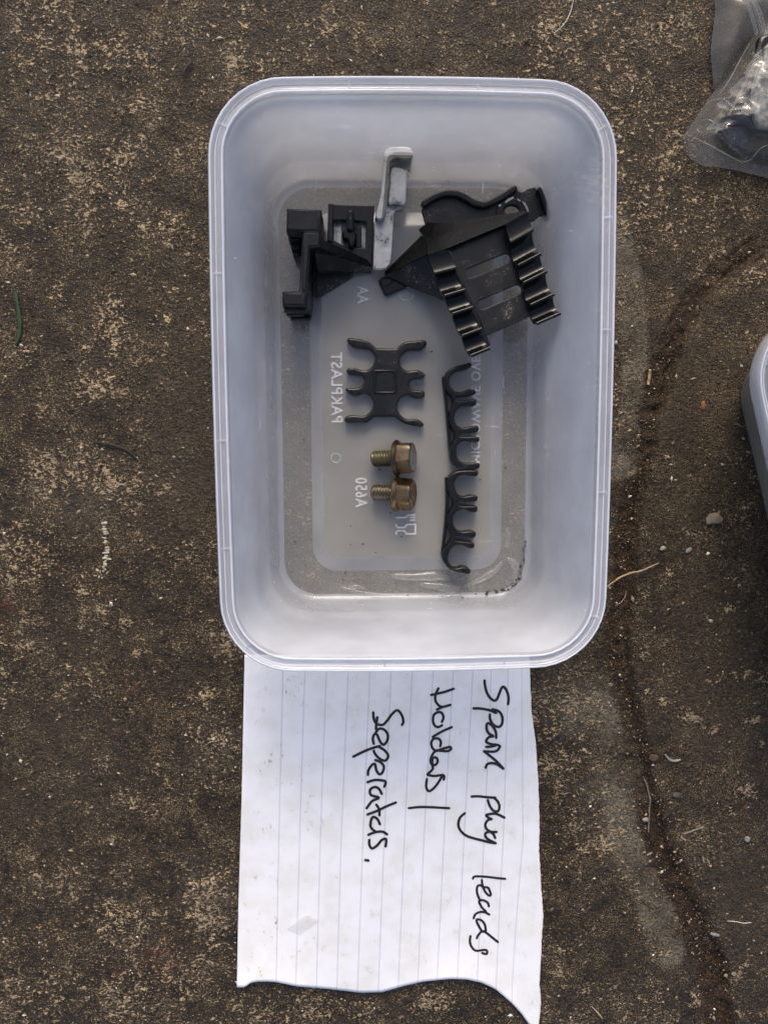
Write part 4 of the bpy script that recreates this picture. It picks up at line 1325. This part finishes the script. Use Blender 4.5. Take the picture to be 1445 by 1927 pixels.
for k in range(90):
    t = random.random()
    e = [(988, 1010), (985, 1050), (978, 1085), (968, 1102), (945, 1110), (915, 1116)]
    s = t * (len(e) - 1)
    i = min(int(s), len(e) - 2)
    px, py = (np.array(e[i]) * (1 - s + i) + np.array(e[i + 1]) * (s - i)) + np.random.default_rng(k).normal(0, 2.2, 2)
    r = random.uniform(.12, .32)
    p = at(px, py, 1.5)
    tube(mb, [p + np.array([-r, 0, 0]), p + np.array([0, 0, r * .6]), p + np.array([r, 0, 0])], r, 5, taper=[.5, 1, .5])
o = mb.build('dirt_crumbs', M_CRUMB, None, 30, 'stuff')
o['label'] = 'black dirt crumbs on the tub base and along its corner'

# ------------------------------------------------------------------ plastic bag at the top right
bag = thing('plastic_bag', 'crumpled clear plastic bag with metal parts inside', 'plastic bag', tuple(at(1400, 200, 0)))


def sheet(mb, outline, z_fn, step=1.3, z_under=None):
    """A film over a traced outline (px): a grid clipped to it, edges pulled down to the ground."""
    P = np.array([at(*p, 3)[:2] for p in outline])
    lo, hi = P.min(0), P.max(0)
    xs, ys = np.arange(lo[0], hi[0], step), np.arange(lo[1], hi[1], step)
    X, Y = np.meshgrid(xs, ys, indexing='ij')
    ins = np.zeros(X.shape, bool)
    dist = np.full(X.shape, 1e3)
    for a, b in zip(P, np.roll(P, -1, 0)):
        cond = ((a[1] > Y) != (b[1] > Y)) & (X < (b[0] - a[0]) * (Y - a[1]) / (b[1] - a[1] + 1e-12) + a[0])
        ins ^= cond
        e = b - a
        t = np.clip(((X - a[0]) * e[0] + (Y - a[1]) * e[1]) / (e @ e), 0, 1)
        dist = np.minimum(dist, np.hypot(X - a[0] - t * e[0], Y - a[1] - t * e[1]))
    # near-outside points snap to the outline
    near = (~ins) & (dist < step * 1.05)
    cx_, cy_ = X.copy(), Y.copy()
    best = np.full(X.shape, 1e3)
    for a, b in zip(P, np.roll(P, -1, 0)):
        e = b - a
        t = np.clip(((X - a[0]) * e[0] + (Y - a[1]) * e[1]) / (e @ e), 0, 1)
        qx, qy = a[0] + t * e[0], a[1] + t * e[1]
        d = np.hypot(X - qx, Y - qy)
        m_ = near & (d < best)
        best[m_] = d[m_]
        cx_[m_], cy_[m_] = qx[m_], qy[m_]
    use = ins | near
    D = np.where(ins, dist, 0)
    Z = z_fn(cx_, cy_, D)
    idx = -np.ones(X.shape, int)
    idx[use] = np.arange(use.sum())
    vs = list(zip(cx_[use], cy_[use], Z[use]))
    fs = []
    for i in range(X.shape[0] - 1):
        for j in range(X.shape[1] - 1):
            q = [idx[i, j], idx[i + 1, j], idx[i + 1, j + 1], idx[i, j + 1]]
            q = [k for k in q if k >= 0]
            if len(q) >= 3:
                fs.append(tuple(q))
    mb.add(vs, fs)


BO = [(1291, 250), (1310, 222), (1335, 185), (1360, 150), (1390, 108), (1418, 68), (1440, 30), (1450, -30), (1620, -30), (1640, 200), (1620, 360), (1520, 350), (1445, 329), (1395, 317), (1351, 309), (1330, 309), (1303, 293), (1291, 268)]
fold_a, fold_b = at(1291, 253, 3)[:2], at(1393, 306, 3)[:2]


def bag_z(x, y, d):
    h = 11 * (1 - np.exp(-d / 7))
    r1 = vnoise(x, y, 16, 51, 3, .5, True)
    r2 = vnoise(x + y * .6, y - x * .3, 8, 52, 2, .5, True)
    h = h + (3.2 * r1 + 1.6 * r2) * (1 - np.exp(-d / 4))
    e = fold_b - fold_a
    n = np.array([-e[1], e[0]]) / np.linalg.norm(e)
    s = (x - fold_a[0]) * n[0] + (y - fold_a[1]) * n[1]
    h = h + 2.4 * np.exp(-(s / 1.0) ** 2) * (1 - np.exp(-d / 2)) * ((x < fold_b[0] + 3))
    return .6 + np.maximum(h, 0)


mb = MB()
sheet(mb, BO, bag_z, .75)
sheet(mb, BO, lambda x, y, d: .55 + 0 * d + .2 * np.abs(vnoise(x, y, 6, 53, 2)), 2.2)
mb.build('film', M_FILM, bag, 22)
mb = MB()
NO = [(1350, -30), (1351, 15), (1347, 50), (1342, 90), (1345, 120), (1348, 160), (1360, 162), (1395, 115), (1425, 72), (1460, 20), (1470, -30)]
sheet(mb, NO, lambda x, y, d: .6 + 6 * (1 - np.exp(-d / 5)) + .6 * vnoise(x, y, 9, 61, 3) * (1 - np.exp(-d / 3)), 1.2)
mb.build('folded_flap', M_SMOKE, bag, 40)
mb = MB()
for a_, b_ in (((1392, -20), (1424, 66)), ((1402, -20), (1433, 60)), ((1412, -10), (1440, 62))):
    tube(mb, [at(*a_, 10), at((a_[0] + b_[0]) / 2 + 4, (a_[1] + b_[1]) / 2, 10.5), at(*b_, 9.5)], .7, 6)
mb.build('gathered_neck', M_FILM, bag)
mb = MB()
fill(mb, [ats(smooth([(1372, 205), (1390, 170), (1408, 130), (1424, 90), (1445, 60), (1560, 60), (1560, 250), (1440, 240), (1400, 232), (1366, 222)], 3), 6)], .8, 6, 1.2)
fill(mb, [ats([(1352, 240), (1420, 226), (1560, 240), (1560, 300), (1450, 300), (1370, 275)], 4)], .8, 4, 1.0)
part_mb = mb
for k, cr_ in enumerate([[(1291, 253), (1325, 268), (1358, 286), (1393, 305)], [(1418, 70), (1392, 112), (1372, 150), (1352, 178)], [(1333, 190), (1352, 186), (1376, 183)], [(1362, 186), (1374, 197), (1386, 207)],
                         [(1393, 305), (1412, 300), (1428, 281), (1445, 272)], [(1345, 236), (1362, 232), (1374, 224)], [(1322, 226), (1334, 225), (1345, 232)], [(1440, 100), (1424, 130), (1415, 168), (1408, 205)]]):
    q = smooth(cr_, 4, False)
    cb = MB()
    P_ = [at(x, y, 0) for x, y in q]
    fa_ = np.array([at(*p, 3)[:2] for p in BO])
    dd = [min(np.linalg.norm(p[:2] - (a_ + (b_ - a_) * np.clip(((p[:2] - a_) @ (b_ - a_)) / ((b_ - a_) @ (b_ - a_) + 1e-9), 0, 1))) for a_, b_ in zip(fa_, np.roll(fa_, -1, 0))) for p in P_]
    zz = bag_z(np.array([p[0] for p in P_]), np.array([p[1] for p in P_]), np.array(dd))
    tube(cb, [at(x, y, z + .15) for (x, y), z in zip(q, zz)], .24 if k in (0, 1) else .17, 6, taper=[.25 + .75 * math.sin(math.pi * (i + .5) / len(q)) * (.7 + .3 * math.sin(i * 1.7 + k)) for i in range(len(q))])
    cb.build('crease_shine', M_CREASE_SHINE, bag)  # pale tube added along a fold as its highlight
mb = part_mb
tag(mb.build('black_metal_part', M_BLACK), 'black part visible inside the clear plastic bag', 'metal part')
mb = MB()
fill(mb, [ats(smooth([(1416, 168), (1436, 110), (1450, 80), (1560, 80), (1560, 240), (1450, 242), (1424, 232), (1418, 200)], 3), 8.5)], 5.9, 8.5, 1.0)
tag(mb.build('grey_metal_part', simple('rough_grey_metal', (.20, .20, .18), .55, .3, .5, 500, .5, .0006)), 'rough pale grey metal part inside the clear plastic bag', 'metal part')

# ------------------------------------------------------------------ small things lying on the ground
def strand(name, label, cat, pts, wpx, mt, lift=.3, flat=.6, taper=True, arch=0.0, group=None):
    q = smooth(pts, 5, False)
    P = []
    n = len(q)
    for i, (x, y) in enumerate(q):
        p = at(x, y, 0)
        P.append((p[0], p[1], gz(p[0], p[1]) * .6 + lift + arch * math.sin(math.pi * i / (n - 1))))
    mb = MB()
    tp = [.35 + .65 * math.sin(math.pi / 2 * min(1, .12 + .88 * (1 - abs(2 * i / (n - 1) - 1)))) ** .5 if taper else 1 for i in range(n)]
    tube(mb, P, wpx / 5.2 / 2, 7, flat=flat, taper=tp)
    return tag(mb.build(name, mt, None, 50), label, cat, group)


strand('grass_blade', 'single green grass blade lying on the dark concrete', 'grass blade', [(28, 548), (33, 575), (37, 605), (36, 630), (30, 646)], 7, M_GREEN)
strand('straw', 'long tan straw poking out from under the tub side', 'straw', [(1136, 1107), (1150, 1094), (1170, 1082), (1200, 1072), (1234, 1058)], 3.2, M_STRAW, 1.4, 1, arch=1.5)
strand('straw', 'short stub of tan straw beside the tub wall', 'straw', [(1222, 696), (1221, 710), (1219, 724)], 5.5, M_STRAW, .5, 1, False)
strand('dry_stem', 'thin dark curved stem lying left of the tub', 'dry stem', [(172, 831), (200, 835), (228, 842), (248, 853), (262, 868)], 3.6, M_STEM, .5, 1)
strand('dry_stem', 'short dark twig near the top left of the concrete', 'dry stem', [(346, 140), (352, 128), (360, 118), (361, 111)], 4.5, M_STEM, .5, 1)
strand('twig', 'pale broken twig beside the dirt joint, right of the paper', 'twig', [(1284, 1567), (1303, 1560), (1322, 1553)], 3.6, M_CHIP, .5, 1, False)
strand('fibre', 'fine pale fibre near the lower right edge', 'fibre', [(1365, 1731), (1382, 1732), (1396, 1735), (1412, 1734)], 1.6, M_FIBRE, .4, 1)
strand('fibre', 'long thin white fibre above the tub', 'fibre', [(1079, -4), (1073, 22), (1062, 44), (1042, 63)], 1.5, M_FIBRE, .6, 1)
strand('fibre', 'grey root fibre lying along the dirt joint', 'fibre', [(1212, 1464), (1220, 1485), (1224, 1510), (1222, 1540), (1221, 1568)], 2.6, simple('grey_root', (.16, .15, .11), .8), .3, 1)
strand('fibre', 'fine tan fibre crossing the joint beside the tub corner', 'fibre', [(1158, 1140), (1168, 1134), (1176, 1124), (1178, 1112)], 1.4, M_STRAW, .5, 1)
strand('twig', 'whitish bent twig at the lower edge of the joint', 'twig', [(1249, 1418), (1258, 1428), (1268, 1430), (1278, 1428)], 5, M_WHITE, .4, 1)
strand('twig', 'tan twig between the paper and the joint bottom', 'twig', [(1112, 1893), (1122, 1903), (1133, 1916)], 3, M_STRAW, .4, 1)
strand('seed', 'orange seed on the smooth dark patch', 'seed', [(1320, 755), (1319, 762), (1319, 771)], 8, M_RUST, .5, .7)
strand('white_chip', 'tiny white sliver in the joint beside the pale pebble', 'stone chip', [(1218, 1611), (1223, 1609), (1229, 1607)], 3, M_WHITE, .5, 1)
strand('white_chip', 'white flake lying at the right of the dirt joint', 'stone chip', [(1335, 1755), (1343, 1757), (1351, 1758)], 7, M_WHITE, .5, .5)
strand('twig', 'pale curl of shaving beside the second tub', 'twig', [(1376, 799), (1384, 798), (1390, 803), (1398, 800)], 3, M_CHIP, .4, 1)
strand('shaving', 'short pale shaving on the concrete above the tub', 'shaving', [(1030, 86), (1035, 92), (1040, 97)], 4, M_STRAW, .4, .7)


def stone(name, label, cat, px, py, rx, ry, rz, mt, seed, ang=0.0):
    """An angular stone chip."""
    r = np.random.default_rng(seed)
    bm = bmesh.new()
    bmesh.ops.create_icosphere(bm, subdivisions=2, radius=1)
    p = at(px, py, 0)
    z = gz(p[0], p[1])
    dirs = r.normal(size=(14, 3))
    dirs /= np.linalg.norm(dirs, axis=1)[:, None]
    lim = r.uniform(.62, .95, 14)
    vs = []
    for v in bm.verts:
        q = np.array(v.co)
        for d_, l_ in zip(dirs, lim):
            k = q @ d_
            if k > l_:
                q = q - d_ * (k - l_)
        x, y = q[0] * rx / 5.2, q[1] * ry / 5.2
        ca, sa = math.cos(ang), math.sin(ang)
        vs.append((p[0] + x * ca - y * sa, p[1] + x * sa + y * ca, z + rz * (q[2] + .75)))
    mb = MB()
    mb.add(vs, [tuple(v.index for v in f.verts) for f in bm.faces])
    bm.free()
    return tag(mb.build(name, mt, None, 18), label, cat)


stone('stone_chip', 'broad flat tan stone flake below the second tub', 'stone chip', 1339, 976, 20, 14, .9, M_CHIP, 1, .3)
stone('stone_chip', 'white pebble sitting in the dirt joint right of the paper', 'stone chip', 1217, 1546, 7, 6, .8, M_WHITE, 2)
stone('stone_chip', 'grey white pebble near the right edge below the orange patch', 'stone chip', 1401, 1575, 7, 6, .8, M_WHITE, 3)
stone('stone_chip', 'small grey flake with a hollow right of the tub', 'stone chip', 1244, 1031, 7, 5, .5, M_WHITE, 4)
stone('stone_chip', 'thin grey sliver of stone right of the long straw', 'stone chip', 1292, 1035, 8, 5, .5, simple('grey_chip', (.22, .22, .20), .8), 5, .8)
stone('stone_chip', 'round brown pebble in the joint below the tub corner', 'stone chip', 1227, 1423, 10, 9, .7, simple('brown_pebble', (.075, .045, .024), .8, bump=.5), 6)
stone('stone_chip', 'dark rounded pebble by the joint above the twig', 'stone chip', 1268, 1493, 10, 7, .7, simple('dark_pebble', (.07, .065, .06), .7, bump=.4), 7)
stone('stone_chip', 'small pale pebble in the joint near its lowest tan patch', 'stone chip', 1378, 1830, 6, 5, .6, M_CHIP, 8)
stone('stone_chip', 'small tan pebble on the joint edge below the tub', 'stone chip', 1151, 1291, 5, 5, .6, M_CHIP, 9)
stone('stone_chip', 'cream pebble beside the top right tub corner', 'stone chip', 1166, 258, 5, 4, .5, M_WHITE, 10)
stone('stone_chip', 'shiny white crumb right of the tub beside the bag', 'stone chip', 1332, 1166, 5, 4, .5, M_WHITE, 11)
stone('stone_chip', 'pale grey pebble touching the tub side', 'stone chip', 1158, 645, 3.5, 4.5, .5, M_WHITE, 12)

# the line of cream lumps left of the tub
mb = MB()
r = np.random.default_rng(9)
spots = [(195, 985), (196, 993), (198, 1001), (199, 1006), (196, 1013), (199, 1019), (197, 1023), (200, 1031), (201, 1036), (200, 1042), (198, 1048), (203, 1052), (199, 1056), (199, 1062), (192, 1070), (197, 1074), (200, 1078), (186, 1076), (178, 1083), (189, 1086), (182, 1073)]
for k, (x, y) in enumerate(spots):
    for q in range(2):
        p = at(x + r.normal(0, 2.2), y + r.normal(0, 1.2), 0)
        sx__, sy__ = r.uniform(.45, 1.0) * (1 if k < 14 else .5), r.uniform(.3, .55)
        z = gz(p[0], p[1]) - .05
        bm = bmesh.new()
        bmesh.ops.create_icosphere(bm, subdivisions=2, radius=1)
        n_ = vnoise(np.array([v.co.x * 2 + k for v in bm.verts]), np.array([v.co.y * 2 + v.co.z * 2 + q * 9 for v in bm.verts]), 1.1, 71, 2)
        mb.add([(p[0] + v.co.x * sx__ * (1 + .5 * a), p[1] + v.co.y * sy__ * (1 + .5 * a), z + .32 * v.co.z * (1 + .4 * a)) for v, a in zip(bm.verts, n_)], [tuple(v.index for v in f.verts) for f in bm.faces])
        bm.free()
tag(mb.build('dropping', simple('cream_lime', (.38, .34, .25), .8, var=.4, bump=.6, scale=900), None, 50), 'crusty cream streak of small lumps on the dark concrete', 'dropping')
